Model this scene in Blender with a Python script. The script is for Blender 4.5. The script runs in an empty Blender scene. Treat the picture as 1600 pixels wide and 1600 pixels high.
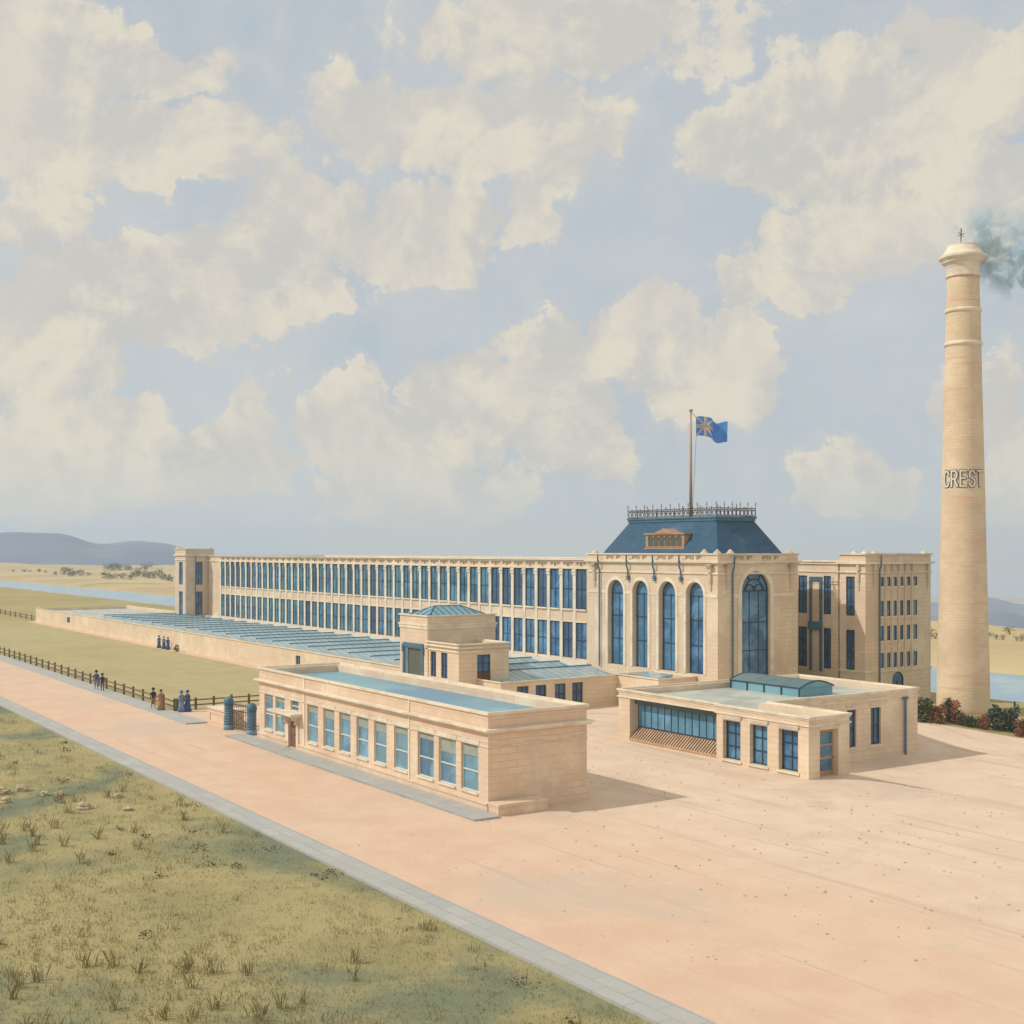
import bpy, math, random
from mathutils import Vector, Matrix, noise as mnoise
R = random.Random(7)
sc = bpy.context.scene
COL = sc.collection
rad = math.radians

# ------------------------------------------------------------------ layout helpers
# Building axes: +X runs along the long fronts towards the viewer, +Y away from the road.
CX, SX = .556, .831            # viewing direction is (-SX, CX)
FOC, HOR, EYE = 1942.0, 860.0, 14.0
def uX(px, Y):                 # X of a measured upright on a front lying at Y
    a = (px - 800) / FOC
    return (CX * a - SX) * Y / (SX * a + CX)
def uY(px, X):                 # Y of a measured upright on an end wall lying at X
    a = (px - 800) / FOC
    return (SX * a + CX) * X / (CX * a - SX)
def spot(px, py, z=0.0):       # ground spot of a measured foot point
    d = (EYE - z) * FOC / (py - HOR); r = (px - 800) / FOC * d
    return (CX * r - SX * d, SX * r + CX * d)
def sstep(a, b, x):
    t = max(0., min(1., (x - a) / (b - a))); return t * t * (3 - 2 * t)

# ------------------------------------------------------------------ materials
MATS = {}
def new_mat(name):
    m = bpy.data.materials.new(name); m.use_nodes = True
    nt = m.node_tree; b = nt.nodes['Principled BSDF']
    MATS[name] = m
    return m, nt, b
def N(nt, typ, **kw):
    n = nt.nodes.new(typ)
    for k, v in kw.items():
        if k.startswith('i_'):
            n.inputs[k[2:].replace('_', ' ')].default_value = v
        else:
            setattr(n, k, v)
    return n
def rgb(c): return (c[0], c[1], c[2], 1)
def mixc(nt, fac, a, b, mode='MIX'):
    n = nt.nodes.new('ShaderNodeMix'); n.data_type = 'RGBA'; n.blend_type = mode
    for s, v in ((0, fac), (6, a), (7, b)):
        if hasattr(v, 'is_linked') or hasattr(v, 'links'): nt.links.new(v, n.inputs[s])
        elif s == 0: n.inputs[0].default_value = v
        else: n.inputs[s].default_value = rgb(v)
    return n.outputs[2]
def ramp(nt, sock, a, b):
    n = nt.nodes.new('ShaderNodeMapRange'); n.interpolation_type = 'SMOOTHSTEP'
    nt.links.new(sock, n.inputs[0]); n.inputs[1].default_value = a; n.inputs[2].default_value = b
    return n.outputs[0]
def noise_out(nt, vec, scale, detail=4, rough=.55, dist=0.):
    n = nt.nodes.new('ShaderNodeTexNoise'); n.inputs['Scale'].default_value = scale
    n.inputs['Detail'].default_value = detail; n.inputs['Roughness'].default_value = rough
    n.inputs['Distortion'].default_value = dist
    if vec is not None: nt.links.new(vec, n.inputs['Vector'])
    return n.outputs[0]
def plain(name, c1, c2=None, rough=.8, scale=.6, metal=0., bump=0., bscale=8., spec=.3, c3=None, s3=.08):
    m, nt, b = new_mat(name)
    b.inputs['Roughness'].default_value = rough; b.inputs['Metallic'].default_value = metal
    b.inputs['Specular IOR Level'].default_value = spec
    g = N(nt, 'ShaderNodeNewGeometry').outputs['Position']
    if c2 is None: c2 = tuple(x * .82 for x in c1)
    col = mixc(nt, ramp(nt, noise_out(nt, g, scale), .35, .65), c1, c2)
    if c3 is not None:
        col = mixc(nt, ramp(nt, noise_out(nt, g, s3, 5, .6, .4), .45, .62), col, c3)
    nt.links.new(col, b.inputs['Base Color'])
    if bump:
        bm = N(nt, 'ShaderNodeBump'); bm.inputs['Strength'].default_value = bump; bm.inputs['Distance'].default_value = .05
        nt.links.new(noise_out(nt, g, bscale, 6), bm.inputs['Height']); nt.links.new(bm.outputs[0], b.inputs['Normal'])
    return m
def wall_vec(nt):              # (x+y, z): runs along either wall direction
    g = N(nt, 'ShaderNodeNewGeometry').outputs['Position']
    s = N(nt, 'ShaderNodeSeparateXYZ'); nt.links.new(g, s.inputs[0])
    a = N(nt, 'ShaderNodeMath', operation='ADD'); nt.links.new(s.outputs[0], a.inputs[0]); nt.links.new(s.outputs[1], a.inputs[1])
    c = N(nt, 'ShaderNodeCombineXYZ'); nt.links.new(a.outputs[0], c.inputs[0]); nt.links.new(s.outputs[2], c.inputs[1])
    return g, c.outputs[0]
def masonry(name, c1, c2, mortar, bw=1.1, bh=.38, msize=.012, stain=None, rough=.85, patch=None, streak=None):
    m, nt, b = new_mat(name)
    b.inputs['Roughness'].default_value = rough; b.inputs['Specular IOR Level'].default_value = .25
    g, v = wall_vec(nt)
    br = N(nt, 'ShaderNodeTexBrick'); nt.links.new(v, br.inputs['Vector'])
    br.inputs['Color1'].default_value = rgb(c1); br.inputs['Color2'].default_value = rgb(c2); br.inputs['Mortar'].default_value = rgb(mortar)
    br.inputs['Scale'].default_value = 1.; br.inputs['Mortar Size'].default_value = msize
    br.inputs['Brick Width'].default_value = bw; br.inputs['Row Height'].default_value = bh; br.inputs['Bias'].default_value = -.1
    col = mixc(nt, ramp(nt, noise_out(nt, g, .35, 6, .65), .3, .75), br.outputs['Color'], tuple(x * .86 for x in c2))
    if patch: col = mixc(nt, ramp(nt, noise_out(nt, g, .22, 5, .6), .5, .7), col, patch)
    if stain: col = mixc(nt, ramp(nt, noise_out(nt, g, 1.3, 8, .7, .5), .56, .78), col, stain)
    if streak:
        mp = nt.nodes.new('ShaderNodeMapping'); mp.inputs['Scale'].default_value = streak[1]; nt.links.new(g, mp.inputs['Vector'])
        col = mixc(nt, ramp(nt, noise_out(nt, mp.outputs[0], 1., 5, .6), .52, .72), col, streak[0])
    nt.links.new(col, b.inputs['Base Color'])
    bm = N(nt, 'ShaderNodeBump'); bm.inputs['Strength'].default_value = .35; bm.inputs['Distance'].default_value = .03
    nt.links.new(noise_out(nt, g, 6, 6), bm.inputs['Height']); nt.links.new(bm.outputs[0], b.inputs['Normal'])
    return m
def glass(name, c1, c2, rough=.12):
    m, nt, b = new_mat(name)
    b.inputs['Roughness'].default_value = rough; b.inputs['Specular IOR Level'].default_value = .5
    oi = N(nt, 'ShaderNodeObjectInfo').outputs['Random']
    g = N(nt, 'ShaderNodeNewGeometry').outputs['Position']
    col = mixc(nt, oi, c1, c2)
    col = mixc(nt, ramp(nt, noise_out(nt, g, .55, 4, .6, .6), .4, .7), col, tuple(x * 1.5 for x in c2))
    nt.links.new(col, b.inputs['Base Color'])
    bm = N(nt, 'ShaderNodeBump'); bm.inputs['Strength'].default_value = .04; bm.inputs['Distance'].default_value = .05
    nt.links.new(noise_out(nt, g, 1.2, 2), bm.inputs['Height']); nt.links.new(bm.outputs[0], b.inputs['Normal'])
    return m
STONE = masonry('stone', (.82, .67, .495), (.755, .605, .45), (.63, .51, .39), msize=.028, stain=(.66, .53, .41), patch=(.83, .715, .54), streak=((.68, .56, .45), (.9, .9, .12)))
SANDY = masonry('pink_stone', (.83, .645, .48), (.775, .58, .425), (.64, .50, .385), msize=.028, stain=(.68, .52, .39), patch=(.84, .715, .54), streak=((.70, .55, .44), (.9, .9, .12)))
TRIM = plain('trim_stone', (.84, .76, .62), (.77, .69, .55), .8, 1.2, c3=(.68, .60, .49), s3=.5)
GREYST = masonry('grey_stone', (.72, .60, .47), (.67, .55, .44), (.58, .48, .40), msize=.028, stain=(.54, .45, .38), streak=((.58, .48, .41), (.9, .9, .12)))
CARVE_SHADE = plain('carved_stone_shade', (.40, .31, .22), (.33, .26, .19), .9, 2.)  # darkened stone: shadow of the carving is put into the colour
CHIM = masonry('buff_brick', (.81, .66, .46), (.74, .585, .41), (.66, .54, .41), .7, .25, .022, stain=(.68, .47, .35), patch=(.81, .66, .49), streak=((.70, .45, .33), (.25, .25, 2.2)))
SLATE = masonry('blue_slate', (.022, .085, .165), (.04, .115, .20), (.012, .04, .08), .55, .3, .02, rough=.6, patch=(.055, .14, .22))
GLASS = glass('blue_glass', (.03, .105, .24), (.085, .21, .35))
GLASSG = glass('teal_glass', (.045, .135, .225), (.085, .21, .30))
DARKG = glass('dark_glass', (.03, .07, .15), (.05, .11, .20))
SKYL = None
OFFG = glass('office_glass', (.06, .17, .29), (.14, .30, .41))
LEAD = plain('pale_lead', (.55, .57, .51), (.46, .50, .47), .6, .5, c3=(.40, .42, .39), s3=.35)
BLUER = plain('blue_lead', (.17, .36, .46), (.22, .43, .50), .35, .4, c3=(.12, .28, .42), s3=.12)
TEALP = plain('teal_paint', (.085, .20, .30), (.06, .15, .245), .5, 1.5)
IRON = plain('dark_iron', (.035, .04, .05), rough=.5, scale=3.)
RUSTY = plain('rail_iron', (.10, .07, .06), (.06, .05, .05), .6, 4.)
WOOD = plain('brown_wood', (.20, .115, .065), (.14, .08, .05), .7, 2.5)
FENCEW = plain('fence_wood', (.19, .13, .07), (.12, .085, .05), .85, 3.)
POLEW = plain('pole_wood', (.52, .33, .22), (.45, .28, .19), .6, 1.)
BRASS = plain('door_buff', (.50, .32, .19), (.42, .27, .17), .6, 2.)
FRAMEW = plain('pale_frame', (.72, .72, .66), (.65, .66, .62), .6, 2.)
FRAMED = plain('dark_frame', (.03, .06, .09), rough=.5, scale=2.)
BLIND = plain('window_blind', (.36, .40, .34), (.30, .35, .32), .8, 2.)
BLIND_DARK = plain('roller_blind', (.10, .15, .16), (.08, .12, .14), .7, 2.)
RIBS = plain('brown_boards', (.58, .40, .26), (.46, .32, .22), .8, 1.5)
CURT = plain('dark_curtain', (.10, .12, .10), (.14, .13, .10), .8, 1.5)
def dirt():
    m, nt, b = new_mat('sandy_dirt'); b.inputs['Roughness'].default_value = .95; b.inputs['Specular IOR Level'].default_value = .15
    g = N(nt, 'ShaderNodeNewGeometry').outputs['Position']
    s = N(nt, 'ShaderNodeSeparateXYZ'); nt.links.new(g, s.inputs[0])
    wob = N(nt, 'ShaderNodeMath', operation='MULTIPLY_ADD'); nt.links.new(noise_out(nt, g, .07, 4), wob.inputs[0]); wob.inputs[1].default_value = 22.; nt.links.new(s.outputs[1], wob.inputs[2])
    road = mixc(nt, ramp(nt, noise_out(nt, g, .35, 6, .6), .35, .65), (.69, .48, .355), (.735, .535, .405))
    yard = mixc(nt, ramp(nt, noise_out(nt, g, .3, 6, .6), .35, .65), (.76, .61, .475), (.71, .545, .415))
    c = mixc(nt, ramp(nt, wob.outputs[0], 40., 58.), road, yard)
    c = mixc(nt, ramp(nt, noise_out(nt, g, .11, 6, .65, .5), .50, .66), c, (.63, .50, .395))
    mp = nt.nodes.new('ShaderNodeMapping'); mp.inputs['Rotation'].default_value = (0, 0, rad(4)); mp.inputs['Scale'].default_value = (.035, .85, 1.); nt.links.new(g, mp.inputs['Vector'])
    c = mixc(nt, ramp(nt, noise_out(nt, mp.outputs[0], 1., 5, .6, .25), .56, .70), c, (.645, .475, .365))
    mp2 = nt.nodes.new('ShaderNodeMapping'); mp2.inputs['Rotation'].default_value = (0, 0, rad(-14)); mp2.inputs['Scale'].default_value = (.06, 1.6, 1.); nt.links.new(g, mp2.inputs['Vector'])
    c = mixc(nt, ramp(nt, noise_out(nt, mp2.outputs[0], 1., 4, .6, .4), .60, .72), c, (.60, .46, .385))
    c = mixc(nt, ramp(nt, noise_out(nt, g, 3.2, 5, .7), .64, .72), c, (.48, .36, .28))
    nt.links.new(c, b.inputs['Base Color'])
    bm = N(nt, 'ShaderNodeBump'); bm.inputs['Strength'].default_value = .4; bm.inputs['Distance'].default_value = .06
    nt.links.new(noise_out(nt, g, 4, 8, .7), bm.inputs['Height']); nt.links.new(bm.outputs[0], b.inputs['Normal'])
    return m
ROADM = YARDM = dirt()
def paving(name, c1, c2, joint, bw, bh, ms):
    m = masonry(name, c1, c2, joint, bw, bh, ms); nt = m.node_tree
    for l in list(nt.links):
        if l.to_node.type == 'TEX_BRICK' and l.to_socket.name == 'Vector': nt.links.remove(l)
    br = [n for n in nt.nodes if n.type == 'TEX_BRICK'][0]
    nt.links.new([n for n in nt.nodes if n.type == 'NEW_GEOMETRY'][0].outputs['Position'], br.inputs['Vector'])
    return m
PAVEM = paving('grey_paving', (.43, .44, .44), (.50, .50, .48), (.30, .31, .31), 1.1, .85, .02)
KERBM = paving('kerb_stone', (.42, .43, .42), (.50, .50, .48), (.28, .28, .27), 1.6, .7, .022)
LAWNM = plain('lawn_grass', (.43, .37, .19), (.48, .41, .22), .95, .5, bump=.6, bscale=14, c3=(.40, .35, .18), s3=.05)
PATHM = plain('path_gravel', (.70, .52, .36), (.64, .47, .33), .95, .8, bump=.2)
ROCK = plain('rock', (.62, .50, .33), (.42, .35, .25), .9, 2., bump=.5)

def ground_mat():
    m, nt, b = new_mat('grassland'); b.inputs['Roughness'].default_value = .95; b.inputs['Specular IOR Level'].default_value = .1
    g = N(nt, 'ShaderNodeNewGeometry').outputs['Position']
    s = N(nt, 'ShaderNodeSeparateXYZ'); nt.links.new(g, s.inputs[0])
    near = mixc(nt, ramp(nt, noise_out(nt, g, .22, 7, .65), .38, .66), (.42, .36, .18), (.33, .295, .15))
    near = mixc(nt, ramp(nt, noise_out(nt, g, .06, 5, .6, .5), .50, .62), near, (.20, .225, .15))
    near = mixc(nt, ramp(nt, noise_out(nt, g, 1.6, 6, .7), .62, .74), near, (.10, .095, .05))
    mid = mixc(nt, ramp(nt, noise_out(nt, g, .035, 5), .4, .62), (.42, .355, .17), (.37, .31, .145))
    far = mixc(nt, ramp(nt, noise_out(nt, g, .012, 6, .6), .4, .6), (.58, .47, .265), (.49, .38, .21))
    far = mixc(nt, ramp(nt, noise_out(nt, g, .03, 6, .6, 1.), .6, .7), far, (.36, .32, .17))
    c = mixc(nt, ramp(nt, s.outputs[1], 28., 32.), near, mid)
    c = mixc(nt, ramp(nt, s.outputs[1], 124., 138.), c, far)
    nt.links.new(c, b.inputs['Base Color'])
    bm = N(nt, 'ShaderNodeBump'); bm.inputs['Strength'].default_value = .5; bm.inputs['Distance'].default_value = .1
    nt.links.new(noise_out(nt, g, 5, 8, .7), bm.inputs['Height']); nt.links.new(bm.outputs[0], b.inputs['Normal'])
    return m
GROUNDM = ground_mat()
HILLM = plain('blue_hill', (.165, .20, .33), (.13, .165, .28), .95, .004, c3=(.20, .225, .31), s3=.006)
def water_mat():
    m, nt, b = new_mat('river_water'); b.inputs['Base Color'].default_value = (.16, .32, .46, 1)
    b.inputs['Roughness'].default_value = .22; b.inputs['Specular IOR Level'].default_value = .5
    g = N(nt, 'ShaderNodeNewGeometry').outputs['Position']
    bm = N(nt, 'ShaderNodeBump'); bm.inputs['Strength'].default_value = .5; bm.inputs['Distance'].default_value = .15
    nt.links.new(noise_out(nt, g, .8, 4), bm.inputs['Height']); nt.links.new(bm.outputs[0], b.inputs['Normal'])
    col = mixc(nt, ramp(nt, noise_out(nt, g, .12, 5, .6), .45, .65), (.20, .38, .54), (.32, .47, .58))
    nt.links.new(col, b.inputs['Base Color'])
    return m
WATERM = water_mat()
def skylight_mat():
    m, nt, b = new_mat('roof_glazing'); b.inputs['Roughness'].default_value = .25
    g = N(nt, 'ShaderNodeNewGeometry').outputs['Position']
    s = N(nt, 'ShaderNodeSeparateXYZ'); nt.links.new(g, s.inputs[0])
    fr = N(nt, 'ShaderNodeMath', operation='PINGPONG'); fr.inputs[1].default_value = .45; nt.links.new(s.outputs[1], fr.inputs[0])
    bar = N(nt, 'ShaderNodeMath', operation='LESS_THAN'); bar.inputs[1].default_value = .045; nt.links.new(fr.outputs[0], bar.inputs[0])
    col = mixc(nt, ramp(nt, noise_out(nt, g, .25, 4), .4, .62), (.30, .44, .50), (.40, .52, .54))
    col = mixc(nt, bar.outputs[0], col, (.12, .22, .27))
    nt.links.new(col, b.inputs['Base Color'])
    return m
SKYL = skylight_mat()
def leaf_mat(name, c1, c2):
    m, nt, b = new_mat(name); b.inputs['Roughness'].default_value = .7; b.inputs['Specular IOR Level'].default_value = .2
    g = N(nt, 'ShaderNodeNewGeometry').outputs['Random Per Island']
    nt.links.new(mixc(nt, g, c1, c2), b.inputs['Base Color'])
    return m
LEAFS = {'teal': leaf_mat('leaf_teal', (.03, .06, .055), (.09, .14, .11)),
         'green': leaf_mat('leaf_green', (.05, .07, .03), (.14, .16, .07)),
         'rust': leaf_mat('leaf_rust', (.14, .06, .035), (.34, .15, .07)),
         'olive': leaf_mat('leaf_olive', (.09, .095, .045), (.19, .185, .085))}
GRASSM = leaf_mat('grass_blades', (.22, .195, .09), (.46, .39, .20))

# ------------------------------------------------------------------ mesh collector
ORG = {}
class MB:
    def __init__(s): s.v, s.f, s.m = [], [], []
    def quad(s, *pts, mi=0):
        k = len(s.v); s.v += [tuple(p) for p in pts]; s.f.append(tuple(range(k, k + len(pts)))); s.m.append(mi)
    def box(s, F, a0, a1, w0, w1, z0, z1, mi=0):
        P = [F(a, w, z) for z in (z0, z1) for w in (w0, w1) for a in (a0, a1)]
        k = len(s.v); s.v += P
        for q in ((0, 1, 3, 2), (4, 6, 7, 5), (0, 4, 5, 1), (2, 3, 7, 6), (0, 2, 6, 4), (1, 5, 7, 3)):
            s.f.append(tuple(k + i for i in q[::-1])); s.m.append(mi)
    def wbox(s, x0, x1, y0, y1, z0, z1, mi=0): s.box(lambda a, w, z: (a, w, z), x0, x1, y0, y1, z0, z1, mi)
    def bar(s, p, q, r, n=6, r2=None, mi=0):
        p, q = Vector(p), Vector(q); d = (q - p).normalized(); r2 = r if r2 is None else r2
        a = d.orthogonal().normalized(); b = d.cross(a); k = len(s.v)
        for c, rr in ((p, r), (q, r2)):
            for i in range(n):
                t = 2 * math.pi * i / n; s.v.append(tuple(c + rr * (a * math.cos(t) + b * math.sin(t))))
        for i in range(n):
            j = (i + 1) % n; s.f.append((k + i, k + j, k + n + j, k + n + i)); s.m.append(mi)
        s.f.append(tuple(k + i for i in range(n))[::-1]); s.f.append(tuple(k + n + i for i in range(n))); s.m += [mi, mi]
    def lathe(s, c, prof, n=32, mi=0):
        k = len(s.v)
        for r, z in prof:
            for i in range(n):
                t = 2 * math.pi * i / n; s.v.append((c[0] + r * math.cos(t), c[1] + r * math.sin(t), c[2] + z))
        for j in range(len(prof) - 1):
            for i in range(n):
                i2 = (i + 1) % n; s.f.append((k + j * n + i, k + j * n + i2, k + (j + 1) * n + i2, k + (j + 1) * n + i)); s.m.append(mi)
        s.f.append(tuple(k + i for i in range(n))[::-1]); s.f.append(tuple(k + (len(prof) - 1) * n + i for i in range(n))); s.m += [mi, mi]
    def ring(s, poly, out, inn, z0, z1, mi=0):         # band round an outline
        o, i = offset(poly, out), offset(poly, -inn); n = len(poly); k = len(s.v)
        s.v += [(p[0], p[1], z) for z in (z0, z1) for L in (o, i) for p in L]
        for a in range(n):
            b = (a + 1) % n
            for q in ((a, b, 2 * n + b, 2 * n + a), (n + b, n + a, 3 * n + a, 3 * n + b), (2 * n + a, 2 * n + b, 3 * n + b, 3 * n + a), (b, a, n + a, n + b)):
                s.f.append(tuple(k + t for t in q)); s.m.append(mi)
    def wall(s, F, L, z0, z1, ops, depth=.25, mi=0, seg=10):
        us = sorted({0., L} | {o[0] for o in ops} | {o[1] for o in ops})
        zs = sorted({z0, z1} | {o[2] for o in ops} | {o[3] for o in ops})
        for a, b in zip(us, us[1:]):
            for c, d in zip(zs, zs[1:]):
                um, zm = (a + b) / 2, (c + d) / 2
                if any(o[0] < um < o[1] and o[2] < zm < o[3] for o in ops): continue
                s.quad(F(a, 0, c), F(b, 0, c), F(b, 0, d), F(a, 0, d), mi=mi)
        for o in ops:
            a, b, c, d = o[:4]; dp = o[5] if len(o) > 5 else depth
            s.quad(F(a, 0, c), F(b, 0, c), F(b, dp, c), F(a, dp, c), mi=mi)
            if len(o) > 4 and o[4] == 'arch':
                r = (b - a) / 2; zs_ = d - r; m = (a + b) / 2
                arc = [(m - r * math.cos(math.pi * i / (2 * seg)), zs_ + r * math.sin(math.pi * i / (2 * seg))) for i in range(2 * seg + 1)]
                for (ua, za), (ub, zb) in zip(arc, arc[1:]):
                    s.quad(F(ua, 0, za), F(ub, 0, zb), F(ub, 0, d), F(ua, 0, d), mi=mi)
                    s.quad(F(ua, 0, za), F(ub, 0, zb), F(ub, dp, zb), F(ua, dp, za), mi=mi)
                top = zs_
            else:
                s.quad(F(a, 0, d), F(b, 0, d), F(b, dp, d), F(a, dp, d), mi=mi); top = d
            for u in (a, b): s.quad(F(u, 0, c), F(u, dp, c), F(u, dp, top), F(u, 0, top), mi=mi)
    def build(s, name, mat, parent=None, smooth=False, origin=None):
        me = bpy.data.meshes.new(name)
        root = parent
        og = Vector(ORG[parent.name]) if parent is not None else Vector(origin or (0, 0, 0))
        me.from_pydata([tuple(Vector(p) - og) for p in s.v], [], s.f)
        for m in (mat if isinstance(mat, (list, tuple)) else [mat]): me.materials.append(m)
        me.polygons.foreach_set('material_index', s.m)
        if smooth: me.polygons.foreach_set('use_smooth', [True] * len(s.f))
        me.validate(); me.update()
        o = bpy.data.objects.new(name, me); COL.objects.link(o)
        if parent is not None: o.parent = parent
        else: o.location = og
        ORG[o.name] = tuple(og)
        return o
def offset(poly, d):
    n = len(poly); out = []
    for i in range(n):
        p0, p1, p2 = Vector(poly[i - 1]), Vector(poly[i]), Vector(poly[(i + 1) % n])
        t1, t2 = (p1 - p0).normalized(), (p2 - p1).normalized()
        n1, n2 = Vector((t1.y, -t1.x)), Vector((t2.y, -t2.x))
        q = p1 + d * (n1 + n2) / (1 + n1.dot(n2)); out.append((q.x, q.y))
    return out
def rect(x0, x1, y0, y1): return [(x0, y0), (x1, y0), (x1, y1), (x0, y1)]
def FY(Y): return lambda u, w, z: (u, Y + w, z)
def FX(X): return lambda u, w, z: (X - w, u, z)
def edge(poly, i):
    P, Q = Vector(poly[i]), Vector(poly[(i + 1) % len(poly)]); L = (Q - P).length; t = (Q - P) / L; nin = Vector((-t.y, t.x))
    return (lambda u, w, z: (P.x + t.x * u + nin.x * w, P.y + t.y * u + nin.y * w, z)), L
def shell(mb, poly, z0, z1, roofz, th=.35, ops={}, depth=.25):
    inn = offset(poly, -th); n = len(poly)
    for i in range(n):
        F, L = edge(poly, i); P, Q = poly[i], poly[(i + 1) % n]
        horiz = abs(P[1] - Q[1]) < 1e-6
        lo = []
        for o in ops.get(i, []):
            a, b = ((o[0] - P[0], o[1] - P[0]) if horiz else (o[0] - P[1], o[1] - P[1]))
            lo.append((a, b) + tuple(o[2:]))
        mb.wall(F, L, z0, z1, lo, depth)
        j = (i + 1) % n
        mb.quad((*poly[i], z1), (*poly[j], z1), (*inn[j], z1), (*inn[i], z1))
        mb.quad((*inn[i], roofz), (*inn[j], roofz), (*inn[j], z1), (*inn[i], z1))
def deck(poly, th, z, name, mat, parent, rolls=0.):
    mb = MB(); p = offset(poly, -th + .01); mb.quad(*[(x, y, z) for x, y in p])
    if rolls:
        xa, xb = p[0][0], max(q[0] for q in p); n = int((xb - xa) / rolls)
        for k in range(1, n):
            x = xa + (xb - xa) * k / n; y1 = p[-1][1] - .02
            if len(poly) > 4 and x > GXE - th: y1 = PYE - th - .02
            mb.wbox(x - .025, x + .025, p[0][1] + .02, y1, z - .01, z + .045)
    return mb.build(name, mat, parent)

# ------------------------------------------------------------------ object properties
def tag(o, label, cat, group=None, kind=None):
    o['label'] = label; o['category'] = cat
    if group: o['group'] = group
    if kind: o['kind'] = kind
    return o
def thing(name, loc, label, cat, group=None):
    o = bpy.data.objects.new(name, None); COL.objects.link(o); o.location = loc; o.empty_display_size = .5
    ORG[o.name] = tuple(loc)
    return tag(o, label, cat, group)
def struct(o): o['kind'] = 'structure'; return o
def copy_tree(o, parent=None, **kw):
    c = o.copy(); COL.objects.link(c)
    if parent is not None: c.parent = parent
    for ch in list(o.children): copy_tree(ch, c)
    return c

# ------------------------------------------------------------------ windows
def window(F, a, b, z0, z1, parent, w=.22, cols=2, rows=(), fm=None, gm=None, arch=False, fr=.07, pane_name='pane', blind=0., bars=True):
    """frame with glazing bars (part) and its glass (sub-part)"""
    fm = fm or FRAMED; gm = gm or GLASS
    mb = MB(); r = (b - a) / 2; m = (a + b) / 2; zs = z1 - r if arch else z1
    mb.box(F, a, a + fr, w - .04, w + .05, z0, zs); mb.box(F, b - fr, b, w - .04, w + .05, z0, zs)
    mb.box(F, a + fr, b - fr, w - .04, w + .05, z0, z0 + fr)
    n = 20
    if arch:
        pts = [(math.cos(math.pi * (1 - i / n)), math.sin(math.pi * i / n)) for i in range(n + 1)]
        for (c0, s0), (c1, s1) in zip(pts, pts[1:]):
            for ww in (w - .04,):
                mb.quad(F(m + r * c0, ww, zs + r * s0), F(m + r * c1, ww, zs + r * s1), F(m + (r - fr) * c1, ww, zs + (r - fr) * s1), F(m + (r - fr) * c0, ww, zs + (r - fr) * s0))
                mb.quad(F(m + (r - fr) * c0, ww, zs + (r - fr) * s0), F(m + (r - fr) * c1, ww, zs + (r - fr) * s1), F(m + (r - fr) * c1, ww + .05, zs + (r - fr) * s1), F(m + (r - fr) * c0, ww + .05, zs + (r - fr) * s0))
    else:
        mb.box(F, a + fr, b - fr, w - .04, w + .05, z1 - fr, z1)
    for k in range(1, cols):
        u = a + (b - a) * k / cols; mb.box(F, u - .03, u + .03, w - .025, w + .03, z0 + fr, (zs if arch else z1 - fr))
    for z in rows:
        mb.box(F, a + fr, b - fr, w - .035, w + .025, z - .035, z + .035)
    fo = mb.build('window', fm, parent)
    g = MB()
    if arch:
        P = [F(a + .01, w + .02, z0 + .01), F(b - .01, w + .02, z0 + .01)] + [F(m + (r - .01) * math.cos(math.pi * i / n), w + .02, zs + (r - .01) * math.sin(math.pi * i / n)) for i in range(n + 1)]
        g.quad(*P)
    else:
        g.quad(F(a + .01, w + .02, z0 + .01), F(b - .01, w + .02, z0 + .01), F(b - .01, w + .02, z1 - .01), F(a + .01, w + .02, z1 - .01))
    g.build(pane_name, gm, fo)
    if blind:
        bb = MB(); bb.box(F, a + fr, b - fr, w - .012, w + .005, z1 - fr - blind, z1 - fr); bb.build('blind', BLIND, fo)
    return fo

# ================================================================== TERRAIN
def gz(x, y):
    r, d = CX * x + SX * y, -SX * x + CX * y
    z = -1.2 * sstep(59, 67, y) * sstep(-66, -58, x)
    dip = sstep(103, 107.5, y) * (1 - sstep(134, 139, y))
    z = z * (1 - dip) - 2.4 * dip
    if y > 134: z += -1.0 * (1 - sstep(134, 150, y)) * (1 - dip)
    if d > 5 and y > 150:
        a = r / d; tl = 1 - sstep(-.262, -.20, a)
        z += -(max(0., y - 196) * .095) * (1 - tl) + tl * (2.6 * math.sin(x * .013 + 1.) * math.sin(y * .021) + 2.2 * mnoise.noise((x * .012, y * .02, 5.))) * sstep(150, 260, y)
        if a > .3: z += 1.0 * math.exp(-((y - 190) / 16) ** 2) * max(0, min(1, (.42 - a) / .06))
    return max(z, -165.)
def lines(segs):
    out = [segs[0][0]]
    for a, b, st in segs:
        n = max(1, round((b - a) / st)); out += [a + (b - a) * (i + 1) / n for i in range(n)]
    return out
gx = lines([(-4200, -1500, 180), (-1500, -500, 25), (-500, -110, 15), (-110, -40, 2.), (-40, 60, 5), (60, 400, 40), (400, 3000, 260)])
gy = lines([(-2400, -200, 300), (-200, 0, 40), (0, 56, 4), (56, 70, 1.4), (70, 100, 3), (100, 140, 1.2), (140, 220, 5), (220, 560, 12), (500, 4200, 120)])
mb = MB(); nx = len(gx)
def under(x, y):               # the made ground lies in a shallow tray
    e = min(sstep(-104, -100, x), sstep(79, 74, x), sstep(34.5, 37, y), sstep(94, 90, y), sstep(0, 5, (x + 92) - (y - 58) * 38.2 / 37) if y > 58 else 1.)
    return -.3 * e
mb.v = [(x, y, gz(x, y) + under(x, y)) for y in gy for x in gx]
mb.f = [(j * nx + i, j * nx + i + 1, (j + 1) * nx + i + 1, (j + 1) * nx + i) for j in range(len(gy) - 1) for i in range(nx - 1)]
mb.m = [0] * len(mb.f)
struct(mb.build('ground', GROUNDM, smooth=True))
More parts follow.
